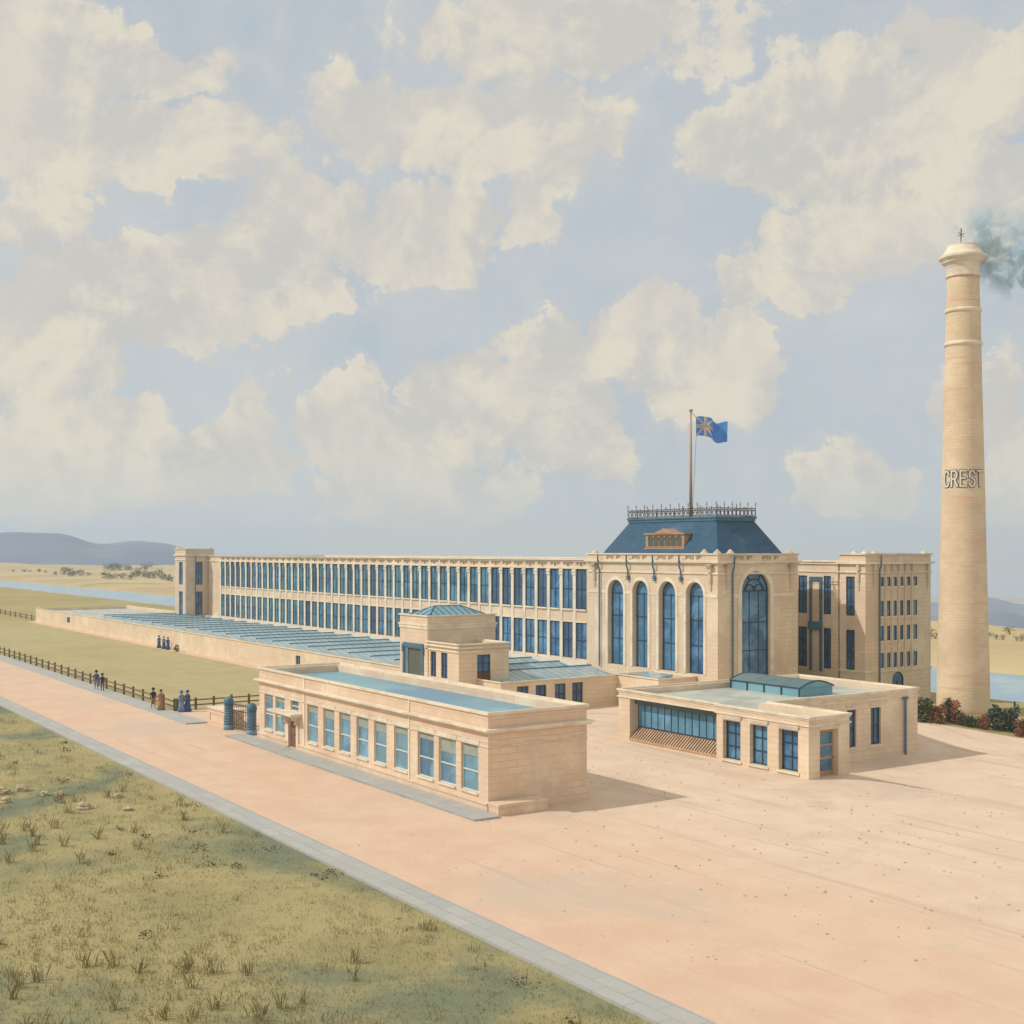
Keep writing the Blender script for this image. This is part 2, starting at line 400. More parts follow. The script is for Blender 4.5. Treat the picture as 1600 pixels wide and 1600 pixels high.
def patch(name, p00, p10, p11, p01, mat, zo, n=40, m=12, thick=0.):
    mb = MB()
    for j in range(m + 1):
        for i in range(n + 1):
            s, t = i / n, j / m
            x = (p00[0] * (1 - s) + p10[0] * s) * (1 - t) + (p01[0] * (1 - s) + p11[0] * s) * t
            y = (p00[1] * (1 - s) + p10[1] * s) * (1 - t) + (p01[1] * (1 - s) + p11[1] * s) * t
            mb.v.append((x, y, gz(x, y) + zo))
    for j in range(m):
        for i in range(n):
            k = j * (n + 1) + i; mb.f.append((k, k + 1, k + n + 2, k + n + 1)); mb.m.append(0)
    if thick:      # real kerb faces
        k0 = len(mb.v)
        for ring in ([(i, 0) for i in range(n + 1)], [(n, j) for j in range(m + 1)], [(i, m) for i in range(n + 1)], [(0, j) for j in range(m + 1)]):
            for (i, j), (i2, j2) in zip(ring, ring[1:]):
                a, b = mb.v[j * (n + 1) + i], mb.v[j2 * (n + 1) + i2]
                mb.quad(a, b, (b[0], b[1], b[2] - thick), (a[0], a[1], a[2] - thick))
    return struct(mb.build(name, mat))
patch('yard', (-106.2, 34.2), (80, 34.2), (80, 58), (-106.2, 58), YARDM, .012, 120, 16)
patch('yard', (-92, 58), (80, 58), (80, 95), (-53.8, 95), YARDM, .012, 110, 30)
patch('yard', (-92, 58), (-91.9, 58), (-73.4, 76), (-92, 76), YARDM, .03, 12, 12)
patch('road', (-420, 25.3), (120, 25.3), (120, 34.3), (-420, 34.3), ROADM, .03, 60, 4)
patch('lawn', (-258, 35.5), (-106.3, 35.5), (-106.3, 56.4), (-258, 56.4), LAWNM, .02, 40, 8)
patch('path', (-256, 56.4), (-102, 56.4), (-102, 58.3), (-256, 58.3), PATHM, .03, 40, 2)
patch('pavement', (-420, 33.7), (-97.4, 33.7), (-97.4, 35.45), (-420, 35.45), PAVEM, .13, 60, 2, .13)
patch('pavement', (-89.6, 34.0), (-54.3, 34.0), (-54.3, 35.6), (-89.6, 35.6), PAVEM, .13, 30, 2, .13)
patch('kerb', (-420, 23.9), (120, 23.9), (120, 25.3), (-420, 25.3), KERBM, .12, 80, 2, .12)
mb = MB(); mb.quad((-1500, 100, -1.35), (300, 100, -1.35), (300, 141, -1.35), (-1500, 141, -1.35)); struct(mb.build('river', WATERM))

# far hills: ridges with a shaped skyline
def ridge(name, a0, a1, prof, d0, d1, d2, zb, mat):
    mb = MB(); n, m = 70, 16
    for i in range(n + 1):
        a = a0 + (a1 - a0) * i / n
        h = prof(a)
        for j in range(m + 1):
            t = j / m; d = d0 + (d1 - d0) * t * 2 if t < .5 else d1 + (d2 - d1) * (t * 2 - 1)
            s = math.sin(math.pi * t) ** .8
            z = zb + (h - zb) * s + (mnoise.noise((a * 30, d * .004, 0)) * .12 * (h - zb)) * s * (1 - s)
            r = a * d; mb.v.append((CX * r - SX * d, SX * r + CX * d, z))
    for i in range(n):
        for j in range(m):
            k = i * (m + 1) + j; mb.f.append((k, k + 1, k + m + 2, k + m + 1)); mb.m.append(0)
    return struct(mb.build(name, mat, smooth=True))
def pl(pts, x):
    for (a, b), (c, d) in zip(pts, pts[1:]):
        if a <= x <= c: t = (x - a) / (c - a); t = t * t * (3 - 2 * t); return b + (d - b) * t
    return pts[0][1] if x < pts[0][0] else pts[-1][1]
def prof_left(a):
    px = 800 + a * FOC
    y = pl([(-500, 850), (-200, 838), (-80, 842), (20, 832), (90, 834), (158, 850), (215, 845), (250, 848), (300, 858), (380, 884), (480, 905)], px)
    return 14 - (y - 860) * 2000 / FOC
ridge('hill', -.72, -.165, prof_left, 1150, 2000, 2900, -6, HILLM)
def prof_right(a):
    px = 800 + a * FOC
    y = pl([(1200, 975), (1400, 950), (1440, 941), (1475, 944), (1540, 934), (1600, 946), (1700, 938), (1900, 960), (2200, 985)], px)
    return 14 - (y - 860) * 2300 / FOC
ridge('hill', .2, .75, prof_right, 1700, 2300, 2900, -166, HILLM)
def prof_right2(a):
    px = 800 + a * FOC
    y = pl([(1200, 990), (1430, 968), (1500, 958), (1560, 955), (1620, 968), (1800, 965), (2200, 995)], px)
    return 14 - (y - 860) * 1500 / FOC
ridge('hill', .2, .75, prof_right2, 1150, 1500, 2000, -166, HILLM)

# ================================================================== WEAVING BLOCK (long)
YB = 76.0
X0, X1 = uX(345, YB), uX(919, YB)
root = thing('mill_building', (-150, YB, 0), 'very long two storey cream stone mill with close rows of tall blue windows between pilasters', 'mill')
NB = 45; pit = (X1 - X0) / NB; pw = .50
poly = rect(-208.0, X1 + .6, YB, 98.0)
ops = []
for i in range(NB):
    a, b = X0 + i * pit + pw / 2, X0 + (i + 1) * pit - pw / 2
    ops += [(a, b, 8.0, 12.1), (a, b, 3.0, 6.65)]
mb = MB(); shell(mb, poly, 0, 13.0, 12.5, .4, {0: ops}, .1)
mb.build('wall', SANDY, root); deck(poly, .4, 12.5, 'roof', LEAD, root)
F = FY(YB)
# one of each kind, copied along the front
pm = MB()
pm.box(F, X0 - pw / 2, X0 + pw / 2, -.07, -.004, 2.6, 11.5)
for k, (zz, e) in enumerate(((11.5, .07), (11.72, .02), (11.82, .10), (11.98, .04))):
    z2 = (11.72, 11.82, 11.98, 12.1)[k]
    pm.box(F, X0 - pw / 2 - e, X0 + pw / 2 + e, -.07 - e, -.004, zz, z2)
p0 = pm.build('pilaster', TRIM, root)
for i in range(1, NB):
    c = p0.copy(); COL.objects.link(c); c.parent = root; c.location = (i * pit, 0, 0)
sm = MB(); a, b = X0 + pw / 2 + .003, X0 + pit - pw / 2 - .003
sm.box(F, a, b, -.16, -.003, 7.86, 8.02)
lm = MB(); lm.box(F, a, b, -.08, -.003, 6.652, 6.80)
for s0 in (sm.build('sill', TRIM, root), lm.build('lintel', TRIM, root)):
    for i in range(1, NB):
        c = s0.copy(); COL.objects.link(c); c.parent = root; c.location = (i * pit, 0, 0)
for (z0, z1, gm) in ((8.0, 12.1, GLASSG), (3.0, 6.65, GLASSG)):
    w0 = window(F, X0 + pw / 2, X0 + pit - pw / 2, z0, z1, root, w=.06, cols=2, rows=((z0 + z1) / 2,), gm=gm)
    for i in range(1, NB):
        c = copy_tree(w0, root); c.location = (i * pit, 0, 0)
        if i > NB - 9 or R.random() < .2:
            for ch in c.children:
                ch.material_slots[0].link = 'OBJECT'; ch.material_slots[0].material = GLASS if R.random() < .5 else DARKG
cm = MB()
cm.ring(poly, .14, 0, 12.12, 12.32); cm.ring(poly, .10, 0, 12.86, 12.92); cm.ring(poly, .2, .1, 13.0, 13.1)
cm.build('cornice', TRIM, root)
fm = MB()
for du, zz in ((.35, .3), (.62, .22), (.95, .42), (1.15, .42), (1.5, .3), (1.78, .22)):
    u = X0 + du; fm.box(F, u, u + .13, -.07, -.003, 12.84 - zz, 12.84)
f0 = fm.build('frieze', CARVE_SHADE, root)
for i in range(1, NB):
    c = f0.copy(); COL.objects.link(c); c.parent = root; c.location = (i * pit, 0, 0)


# end pavilion at the far left of the long block
root = thing('corner_pavilion', (-211, 74, 0), 'square stone corner pavilion with flat parapet at the far end of the mill', 'pavilion')
PX0, PX1 = uX(273.5, 72), -208.2
poly = rect(PX0, PX1, 72.0, 77.0)
wa, wb = uX(279.5, 72), uX(285.5, 72); ya, yb = uY(305, PX1), uY(316.5, PX1)
ops = {0: [(wa, wb, 8.1, 12.0), (wa, wb, 2.9, 6.9)], 1: [(ya, yb, 8.1, 12.0), (ya, yb, 2.9, 6.9)]}
mb = MB(); shell(mb, poly, 0, 14.2, 13.4, .35, ops, .3); mb.build('wall', GREYST, root); deck(poly, .35, 13.4, 'roof', LEAD, root)
for (z0, z1) in ((8.1, 12.0), (2.9, 6.9)):
    window(FY(72), wa, wb, z0, z1, root, rows=((z0 + z1) / 2,)); window(FX(PX1), ya, yb, z0, z1, root, rows=((z0 + z1) / 2,))
mb = MB()
mb.ring(poly, .22, 0, 13.1, 13.3); mb.ring(poly, .12, 0, 12.3, 12.45); mb.ring(poly, .15, .1, 14.2, 14.32)
mb.build('cornice', TRIM, root)
for (x, y) in ((PX0 + .4, 72.4), (PX1 - .4, 72.4), (PX1 - .4, 76.5)):
    mb = MB(); mb.lathe((x, y, 14.32), [(.34, 0), (.34, .06), (.2, .12), (.26, .2), (.08, .28)], 10); mb.build('finial', TRIM, root)
mb = MB(); mb.bar((PX1 + .1, 73.7, 2.7), (PX1 + .1, 73.7, 13.0), .07); mb.build('downpipe', TEALP, root)

# ================================================================== CENTRAL TOWER
TX0, TX1, TY0, TY1 = uX(919, 75), -79.9, 75.0, 84.9
root = thing('engine_house', ((TX0 + TX1) / 2, 80, 0), 'tall square stone engine house with round arched windows and a blue mansard roof', 'engine house')
poly = rect(TX0, TX1, TY0, TY1)
F0, F1_ = FY(TY0), FX(TX1)
AW = []
for (pa, pb) in ((950.5, 974), (989, 1012), (1030, 1055.3), (1072.5, 1099)):
    AW.append((uX(pa, TY0), uX(pb, TY0)))
ops0 = [(a, b, 3.0, 11.15, 'arch', .5) for a, b in AW]
ya, yb = uY(1159.5, TX1), uY(1202.5, TX1)
ops1 = [(ya, yb, 2.8, 12.1, 'arch', .3)]
mb = MB(); shell(mb, poly, 0, 13.62, 13.2, .45, {0: ops0, 1: ops1}); mb.build('wall', STONE, root)
for a, b in AW:
    window(F0, a, b, 3.0, 11.15, root, w=.46, cols=2, rows=(5.5, 7.75, 9.9), gm=GLASS, arch=True)
w = window(F1_, ya, yb, 2.8, 12.1, root, w=.26, cols=3, rows=(5.1, 7.6), gm=GLASS, arch=True, fr=.11)
# tracery of the big end window
mb = MB(); m_ = (ya + yb) / 2; r_ = (yb - ya) / 2; zs = 12.1 - r_
def arcbar(mb, F, cu, cz, r, t0, t1, wd, w0, w1, n=18):
    for i in range(n):
        A, B = t0 + (t1 - t0) * i / n, t0 + (t1 - t0) * (i + 1) / n
        P = lambda t, rr, ww: F(cu + rr * math.cos(t), ww, cz + rr * math.sin(t))
        mb.quad(P(A, r - wd, w0), P(B, r - wd, w0), P(B, r + wd, w0), P(A, r + wd, w0))
        mb.quad(P(A, r + wd, w0), P(B, r + wd, w0), P(B, r + wd, w1), P(A, r + wd, w1))
        mb.quad(P(A, r - wd, w0), P(B, r - wd, w0), P(B, r - wd, w1), P(A, r - wd, w1))
arcbar(mb, F1_, m_, zs, r_ * .62, 0, math.pi, .045, .2, .27)
for s in (-1, 1): arcbar(mb, F1_, m_ + s * r_ * .33, zs, r_ * .33, 0, math.pi, .04, .2, .27)
for t in (60, 120): mb.bar(F1_(m_ + r_ * .62 * math.cos(rad(t)), .235, zs + r_ * .62 * math.sin(rad(t))), F1_(m_ + r_ * .95 * math.cos(rad(t)), .235, zs + r_ * .95 * math.sin(rad(t))), .05, 4)
mb.box(F1_, ya + .11, yb - .11, .2, .27, zs - .06, zs + .06)
mb.build('tracery', FRAMED, w)
mb = MB()      # hood moulds round the arches
for a, b in AW:
    mm, rr = (a + b) / 2, (b - a) / 2
    arcbar(mb, F0, mm, 11.15 - rr, rr + .2, 0, math.pi, .16, -.06, .0)
    for s in (a - .36, b + .04): mb.box(F0, s, s + .32, -.06, -.002, 3.0, 11.15 - rr)
arcbar(mb, F1_, m_, zs, r_ + .28, 0, math.pi, .22, -.06, .0)
for s in (ya - .5, yb + .06): mb.box(F1_, s, s + .44, -.06, -.002, 2.8, zs)
mb.build('arch_surround', TRIM, root)
mb = MB()
mb.ring(poly, .28, 0, 12.9, 13.08); mb.ring(poly, .14, 0, 12.78, 12.9); mb.ring(poly, .10, 0, 11.9, 12.05)
mb.ring(poly, .12, .1, 13.62, 13.74)
mb.build('cornice', TRIM, root)
mb = MB()      # impost band broken at the windows
us = sorted([TX0 + .01] + [v for a, b in AW for v in (a - .38, b + .38)] + [TX1 - .01])
for u0, u1 in zip(us[::2], us[1::2]): mb.box(F0, u0, u1, -.045, -.002, 9.85, 10.15)
for u0, u1 in ((TY0 + .01, ya - .52), (yb + .52, TY1 - .01)): mb.box(F1_, u0, u1, -.045, -.002, 9.85, 10.15)
mb.build('impost_band', TRIM, root)
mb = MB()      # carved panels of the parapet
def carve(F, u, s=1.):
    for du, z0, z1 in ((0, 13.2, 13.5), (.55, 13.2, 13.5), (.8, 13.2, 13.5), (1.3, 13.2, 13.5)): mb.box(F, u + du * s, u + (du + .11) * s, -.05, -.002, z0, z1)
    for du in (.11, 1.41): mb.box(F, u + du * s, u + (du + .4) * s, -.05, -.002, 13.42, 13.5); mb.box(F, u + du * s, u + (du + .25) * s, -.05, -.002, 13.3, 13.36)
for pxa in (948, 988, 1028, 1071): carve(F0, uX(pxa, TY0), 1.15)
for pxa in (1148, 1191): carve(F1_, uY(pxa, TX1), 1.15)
mb.build('carved_panel', CARVE_SHADE, root)
for F, u in ((F0, TX0 + 1.1), (F0, TX1 - .9), (F1_, TY0 + 1.1), (F1_, TY1 - .9)):      # consoles under the cornice
    mb = MB()
    for k, (z0, z1, p, h) in enumerate(((12.5, 12.77, .34, .28), (12.05, 12.5, .26, .24), (11.2, 11.9, .2, .18), (10.5, 11.2, .12, .13))):
        mb.box(F, u - h, u + h, -p, -.003, z0, z1)
    for k in range(3): mb.box(F, u - .4, u + .4, -.40, -.003, 12.52 + k * .09, 12.56 + k * .09)
    mb.build('console', GREYST, root)
for pxp, zb in ((938.5, 2.7), (983, 11.4), (1024, 11.4), (1065.5, 11.4)):               # rainwater pipes
    mb = MB(); u = uX(pxp, TY0); mb.bar((u, TY0 - .36, 13.6), (u, TY0 - .36, 12.6), .075); mb.bar((u, TY0 - .36, 12.6), (u, TY0 - .17, 12.2), .075); mb.bar((u, TY0 - .17, 12.2), (u, TY0 - .17, zb), .075)
    if zb > 5:
        for k in range(3): mb.box(F0, u - .22 + k * .03, u + .16 - k * .05, -.26, -.003, zb + .1 - k * .16, zb + .2 - k * .16)
    mb.build('downpipe', TEALP, root)
mb = MB(); u = uY(1143, TX1); mb.bar((TX1 + .36, u, 13.6), (TX1 + .36, u, 12.6), .075); mb.bar((TX1 + .36, u, 12.6), (TX1 + .17, u, 12.1), .075); mb.bar((TX1 + .17, u, 12.1), (TX1 + .17, u, 2.7), .075); mb.build('downpipe', TEALP, root)
for x, y in ((TX0 + .5, TY0 + .5), (TX1 - .55, TY0 + .45), (TX1 - .45, TY0 + 1.9), (TX1 - 2.2, TY0 + .45), (TX1 - .5, TY1 - .5)):
    mb = MB(); mb.lathe((x, y, 13.74), [(.36, 0), (.38, .06), (.24, .12), (.27, .18), (.13, .24), (.15, .3), (.04, .36)], 12); mb.build('finial', TRIM, root)
mb = MB()      # mansard
B0 = (TX0 + .9, TX1 - .75, TY0 + .7, TY1 - .7, 13.3); C0 = (-95.9, -83.5, 78.2, 82.9, 16.75)
def frus(mb, B, C):
    b = [(B[0], B[2], B[4]), (B[1], B[2], B[4]), (B[1], B[3], B[4]), (B[0], B[3], B[4])]
    c = [(C[0], C[2], C[4]), (C[1], C[2], C[4]), (C[1], C[3], C[4]), (C[0], C[3], C[4])]
    for i in range(4): j = (i + 1) % 4; mb.quad(b[i], b[j], c[j], c[i])
    mb.quad(*c)
frus(mb, B0, C0); rf = mb.build('roof', SLATE, root)
kp = rect(C0[0], C0[1], C0[2], C0[3])
mb = MB(); mb.ring(kp, .12, .2, 16.72, 16.98); mb.ring(kp, .22, .2, 16.98, 17.12); mb.quad(*[(x, y, 17.0) for x, y in offset(kp, -.15)]); mb.build('roof_kerb', TEALP, root)
mb = MB()      # iron cresting
zb = 17.12
def crest(P, Q, n, full=True):
    P, Q = Vector(P), Vector(Q); t = (Q - P); L = t.length; t /= L
    for zz, r in ((zb + .06, .03), (zb + .62, .022), (zb + .78, .025)): mb.bar((P.x, P.y, zz), (Q.x, Q.y, zz), r, 5)
    for i in range(n + 1):
        p = P + t * (L * i / n); tall = i % 2 == 0
        mb.bar((p.x, p.y, zb), (p.x, p.y, zb + (1.22 if tall else .95)), .028, 5)
        if tall:
            mb.bar((p.x - t.x * .1, p.y - t.y * .1, zb + 1.1), (p.x + t.x * .1, p.y + t.y * .1, zb + 1.1), .025, 4)
            mb.lathe((p.x, p.y, zb + 1.2), [(.02, 0), (.055, .05), (.01, .12)], 6)
        if i < n and full:
            c = P + t * (L * (i + .5) / n); rr = .26
            for k in range(12):
                A, B = 2 * math.pi * k / 12, 2 * math.pi * (k + 1) / 12
                mb.bar((c.x + t.x * .2 * math.cos(A), c.y + t.y * .2 * math.cos(A), zb + .34 + rr * math.sin(A)), (c.x + t.x * .2 * math.cos(B), c.y + t.y * .2 * math.cos(B), zb + .34 + rr * math.sin(B)), .032, 4)
            for s in (-1, 1):
                for k in range(5):
                    A, B = math.pi * k / 5, math.pi * (k + 1) / 5
                    cc = c + t * s * (L / n * .25)
                    mb.bar((cc.x + t.x * .13 * math.cos(A), cc.y + t.y * .13 * math.cos(A), zb + .62 + .14 * math.sin(A)), (cc.x + t.x * .13 * math.cos(B), cc.y + t.y * .13 * math.cos(B), zb + .62 + .14 * math.sin(B)), .018, 4)
cp = offset(kp, .12)
crest(cp[0], cp[1], 20); crest(cp[1], cp[2], 10); crest(cp[3], cp[2], 10, False); crest(cp[0], cp[3], 4, False)
mb.build('cresting', RUSTY, root)
# dormer on the front slope
dm = MB(); da, db = uX(1009, TY0 + 1.42), uX(1069, TY0 + 1.42); Fd = FY(TY0 + 1.42)
dm.box(Fd, da, db, 0, 2.6, 14.25, 15.5)
dm.box(Fd, da - .15, db + .15, -.16, 2.7, 15.502, 15.62); dm.box(Fd, da - .1, db + .1, -.12, .3, 14.12, 14.248)
dc = (da + db) / 2
dm.quad(Fd(dc - 1.3, -.2, 15.62), Fd(dc + 1.3, -.2, 15.62), Fd(dc, -.2, 16.05)); dm.quad(Fd(dc - 1.3, -.2, 15.62), Fd(dc, -.2, 16.05), Fd(dc, 2.0, 16.05), Fd(dc - 1.3, 2.0, 15.62)); dm.quad(Fd(dc + 1.3, -.2, 15.62), Fd(dc, -.2, 16.05), Fd(dc, 2.0, 16.05), Fd(dc + 1.3, 2.0, 15.62))
do = dm.build('dormer', BRASS, root)
for k in range(6):
    a = da + .3 + k * (db - da - .6) / 6 + .06; b = a + (db - da - .6) / 6 - .12
    g = MB(); r = (b - a) / 2; m = (a + b) / 2
    g.quad(*([Fd(a, -.03, 14.4), Fd(b, -.03, 14.4)] + [Fd(m + r * math.cos(math.pi * i / 8), -.03, 15.02 + r * math.sin(math.pi * i / 8)) for i in range(9)]))
    arcbar(g, Fd, m, 15.02, r, 0, math.pi, .03, -.06, -.02, 8)
    g.build('dormer_window', CURT, do)

# flagpole and flag
FPX, FPY = -89.6, 80.6
fp = thing('flagpole', (FPX, FPY, 17.0), 'tall pale wooden flagpole on the mansard roof of the engine house', 'flagpole')
mb = MB(); mb.bar((FPX, FPY, 17.0), (FPX, FPY, 27.3), .17, 12, .08); mb.build('pole', POLEW, fp, True)
mb = MB(); mb.lathe((FPX, FPY, 27.3), [(.05, 0), (.2, .06), (.22, .14), (.14, .24), (.02, .28)], 12); mb.build('finial', POLEW, fp, True)
rv = Vector((CX, SX, 0)); fv = Vector((-SX, CX, 0))        # wind blows the flag along rv
base = Vector((FPX, FPY, 0)) + rv * .52
mb = MB(); mb.bar((FPX, FPY, 27.3), (base.x, base.y, 26.75), .02, 4); mb.bar((base.x, base.y, 26.75), (base.x, base.y, 24.9), .012, 4)
q = Vector((FPX, FPY, 18.2)) + rv * .18; mb.bar((base.x, base.y, 24.9), tuple(q), .014, 4); mb.build('halyard', RUSTY, fp)
BLUEF = plain('flag_blue', (.10, .30, .78), (.08, .25, .70), .8, 1.)
GOLDF = plain('flag_gold', (.66, .62, .50), (.60, .56, .46), .8, 2.)
PINKF = plain('flag_rose', (.52, .38, .36), (.47, .34, .33), .8, 2.)
mb = MB(); NU, NV = 72, 36; FL, FH = 3.4, 1.85
def flagp(u, v):                                         # u along 0..1, v up 0..1
    s = u * FL
    bend = sstep(.36, .80, u)
    x = s - .42 * bend
    dep = .28 * math.sin(u * 9.0 + v * .9) * u + .42 * math.sin(math.pi * sstep(.36, .85, u))
    z = 24.92 + v * FH - .50 * bend + .12 * math.sin(u * 7 + .6) - .10 * u * (1 - v)
    return base + rv * x + fv * dep + Vector((0, 0, z))
grid = [[flagp(i / NU, j / NV) for i in range(NU + 1)] for j in range(NV + 1)]
mb.v = [tuple(p) for row in grid for p in row]
for j in range(NV):
    for i in range(NU):
        u, v = (i + .5) / NU / .52, (j + .5) / NV
        mi = 0
        if u < 1:
            du, dv = abs(u - .5), abs(v - .5); dg = min(abs(u - v), abs(u + v - 1))
            if du < .03 or dv < .045: mi = 2
            elif du < .065 or dv < .09: mi = 1
            elif dg < .02: mi = 2
            elif dg < .06: mi = 1
        k = j * (NU + 1) + i; mb.f.append((k, k + 1, k + NU + 2, k + NU + 1)); mb.m.append(mi)
fl = mb.build('flag', [BLUEF, GOLDF, PINKF], None, True, origin=tuple(base + Vector((0, 0, 25))))
so = fl.modifiers.new('thick', 'SOLIDIFY'); so.thickness = .02
tag(fl, 'blue ensign with a crossed canton flying from the tall roof pole', 'flag')

# ================================================================== RIGHT WING
WX = -76.0; WY = 89.6
root = thing('end_wing', (-80, 94, 0), 'stone end wing with six columns of small windows, right of the engine house', 'wing')
wing = rect(-99.0, WX - 3.3, WY, 98.4); pav = rect(uX(1312, WY - .12), WX, WY - .12, 98.7)
def wx(p): return uX(p, WY)
opsw = [(wx(1247.5), wx(1261), 8.0, 11.6), (wx(1247.5), wx(1261), 2.9, 6.7), (wx(1287), wx(1298.5), 8.0, 11.6), (wx(1287), wx(1298.5), 2.9, 6.7)]
pa_, pb_ = uX(1322, WY - .12), uX(1335.5, WY - .12)
opsp = [(pa_, pb_, 8.0, 11.6), (pa_, pb_, 2.9, 6.7)]
colsx = [(1375, 1380.8), (1386, 1391.2), (1396, 1401.2), (1406.2, 1411.2), (1416.8, 1422), (1427.2, 1433)]
rowsz = [(10.7, 11.55), (7.95, 9.35), (5.7, 7.05), (3.2, 4.55)]
opse = [(uY(a, WX), uY(b, WX), z0, z1) for a, b in colsx for z0, z1 in rowsz]
dga, dgb = uY(1394, WX), uY(1412, WX)
opse.append((dga, dgb, -1.5, 2.75, 'arch', .14))
mb = MB(); shell(mb, wing, 0, 12.9, 12.4, .35, {0: opsw}, .1); shell(mb, pav, -2, 13.6, 13.0, .35, {0: opsp, 1: opse}, .12)
mb.build('wall', STONE, root); deck(wing, .35, 12.4, 'roof', LEAD, root); deck(pav, .35, 13.0, 'roof', LEAD, root)
for (z0, z1) in ((8.0, 11.6), (2.9, 6.7)):
    for a, b in ((1247.5, 1261), (1287, 1298.5)): window(FY(WY), wx(a), wx(b), z0, z1, root, w=.06, gm=DARKG, rows=(z0 + 1.3, z0 + 2.6))
    window(FY(WY - .12), pa_, pb_, z0, z1, root, w=.07, gm=DARKG, rows=(z0 + 1.3, z0 + 2.6))
for a, b in colsx:
    for z0, z1 in rowsz: window(FX(WX), uY(a, WX), uY(b, WX), z0, z1, root, w=.06, cols=1, gm=GLASS, fr=.05)
window(FX(WX), dga, dgb, -1.5, 2.75, root, w=.08, cols=2, gm=DARKG, arch=True)
mb = MB()
mb.ring(wing, .12, 0, 12.7, 12.82); mb.ring(wing, .12, .08, 12.9, 12.98); mb.ring(wing, .08, 0, 11.95, 12.05)
mb.ring(pav, .26, 0, 12.75, 12.95); mb.ring(pav, .12, 0, 11.95, 12.05); mb.ring(pav, .14, .08, 13.6, 13.74); mb.ring(pav, .07, 0, 2.85, 3.02)
mb.build('cornice', TRIM, root)
Fp = FX(WX)
for k in range(5):
    u = (uY(colsx[k][1], WX) + uY(colsx[k + 1][0], WX)) / 2
    mb = MB(); mb.box(Fp, u - .12, u + .12, -.09, -.003, 3.03, 11.94)
    for q in range(3): mb.box(Fp, u - .2, u + .2, -.13, -.091, 10.75 + q * .2, 10.86 + q * .2)
    mb.build('shaft', STONE, root)
    mb = MB(); mb.box(Fp, u - .1, u + .1, -.2, -.003, 12.06, 12.7); mb.build('bracket', GREYST, root)
for a, b in colsx:
    for z0, z1 in rowsz: mb = MB(); mb.box(Fp, uY(a, WX) - .04, uY(b, WX) + .04, -.07, -.003, z0 - .14, z0 - .002); mb.build('sill', TRIM, root)
for z0 in (11.1, 10.85): mb = MB(); mb.box(FY(WY), wx(1299), wx(1309), -.1, -.003, z0, z0 + .15); mb.build('band', TRIM, root)
for F, u in ((FY(WY - .12), WX - .75), (Fp, WY + 1.0), (Fp, 98.2)):
    mb = MB()
    for k, (z0, z1, p, h) in enumerate(((12.1, 12.7, .24, .16), (11.2, 11.94, .18, .12), (10.4, 11.2, .10, .09))): mb.box(F, u - h, u + h, -p, -.003, z0, z1)
    mb.build('console', GREYST, root)
mb = MB(); u = uY(1373, WX); mb.bar((WX + .3, u, 13.6), (WX + .3, u, 12.6), .07); mb.bar((WX + .3, u, 12.6), (WX + .13, u, 12.2), .07); mb.bar((WX + .13, u, 12.2), (WX + .13, u, -1.2), .075); mb.build('downpipe', TEALP, root)
mb = MB(); fa, fb = wx(1265.5), wx(1285); Fw = FY(WY)      # blue framed loading bay
mb.box(Fw, fa, fa + .3, -.12, -.003, 2.6, 11.5); mb.box(Fw, fb - .3, fb, -.12, -.003, 2.6, 11.5); mb.box(Fw, fa + .3, fb - .3, -.12, -.003, 11.1, 11.5); mb.box(Fw, fa - .08, fb + .08, -.22, -.121, 6.45, 7.25)
lf = mb.build('loading_bay', TEALP, root)
mb = MB(); mb.box(Fw, fa + .31, fb - .31, -.04, -.004, 2.6, 11.09); mb.build('brick_panel', SANDY, lf)
for x, y in ((pav[1][0] - .4, WY + .3), (pav[1][0] - 1.6, WY + .3), (pav[1][0] - .4, WY + 1.6), (pav[1][0] - .4, 98.2)):
    mb = MB(); mb.lathe((x, y, 13.74), [(.34, 0), (.32, .06), (.22, .12), (.24, .18), (.05, .24)], 12); mb.build('finial', TRIM, root)

# ================================================================== WEAVING SHED
SHX1 = -88.4; STOP = 2.68
root = thing('weaving_shed', (-170, 66, 0), 'low sprawling shed with saw tooth rows of roof glazing behind a long blank wall', 'shed')
poly = rect(-254.8, SHX1, 58.0, 75.93)
W4 = [(808, 826), (837, 854), (867, 884), (894, 911)]
ops1 = [(uY(a, SHX1), uY(b, SHX1), .5, 2.3) for a, b in W4]
wl = (uX(104.5, 58), uX(109.5, 58)); wl2 = (uX(462, 58), uX(469, 58))
ops0 = [(wl[0], wl[1], 1.0, 2.0), (wl2[0], wl2[1], .8, 2.1)]
mb = MB(); shell(mb, poly, 0, STOP, 2.15, .35, {0: ops0, 1: ops1}, .22); mb.build('wall', STONE, root); deck(poly, .35, 2.15, 'roof', LEAD, root)
for a, b in W4: window(FX(SHX1), uY(a, SHX1), uY(b, SHX1), .5, 2.3, root, w=.18, gm=DARKG, rows=(1.4,))
window(FY(58), wl[0], wl[1], 1.0, 2.0, root, w=.18); window(FY(58), wl2[0], wl2[1], .8, 2.1, root, w=.18, gm=GLASSG)
mb = MB(); mb.ring(poly, .1, .06, STOP, STOP + .1); mb.build('coping', TRIM, root)
mb = MB(); mb.ring(poly, .1, 0, 0, .3); mb.build('plinth', STONE, root)
mb = MB(); mb.wbox(-207, TX0 - .1, 74.9, 75.3, 2.16, 2.82); mb.build('gutter', FRAMEW, root)
nrow = 24; xs0, xs1 = -214.0, -90.2
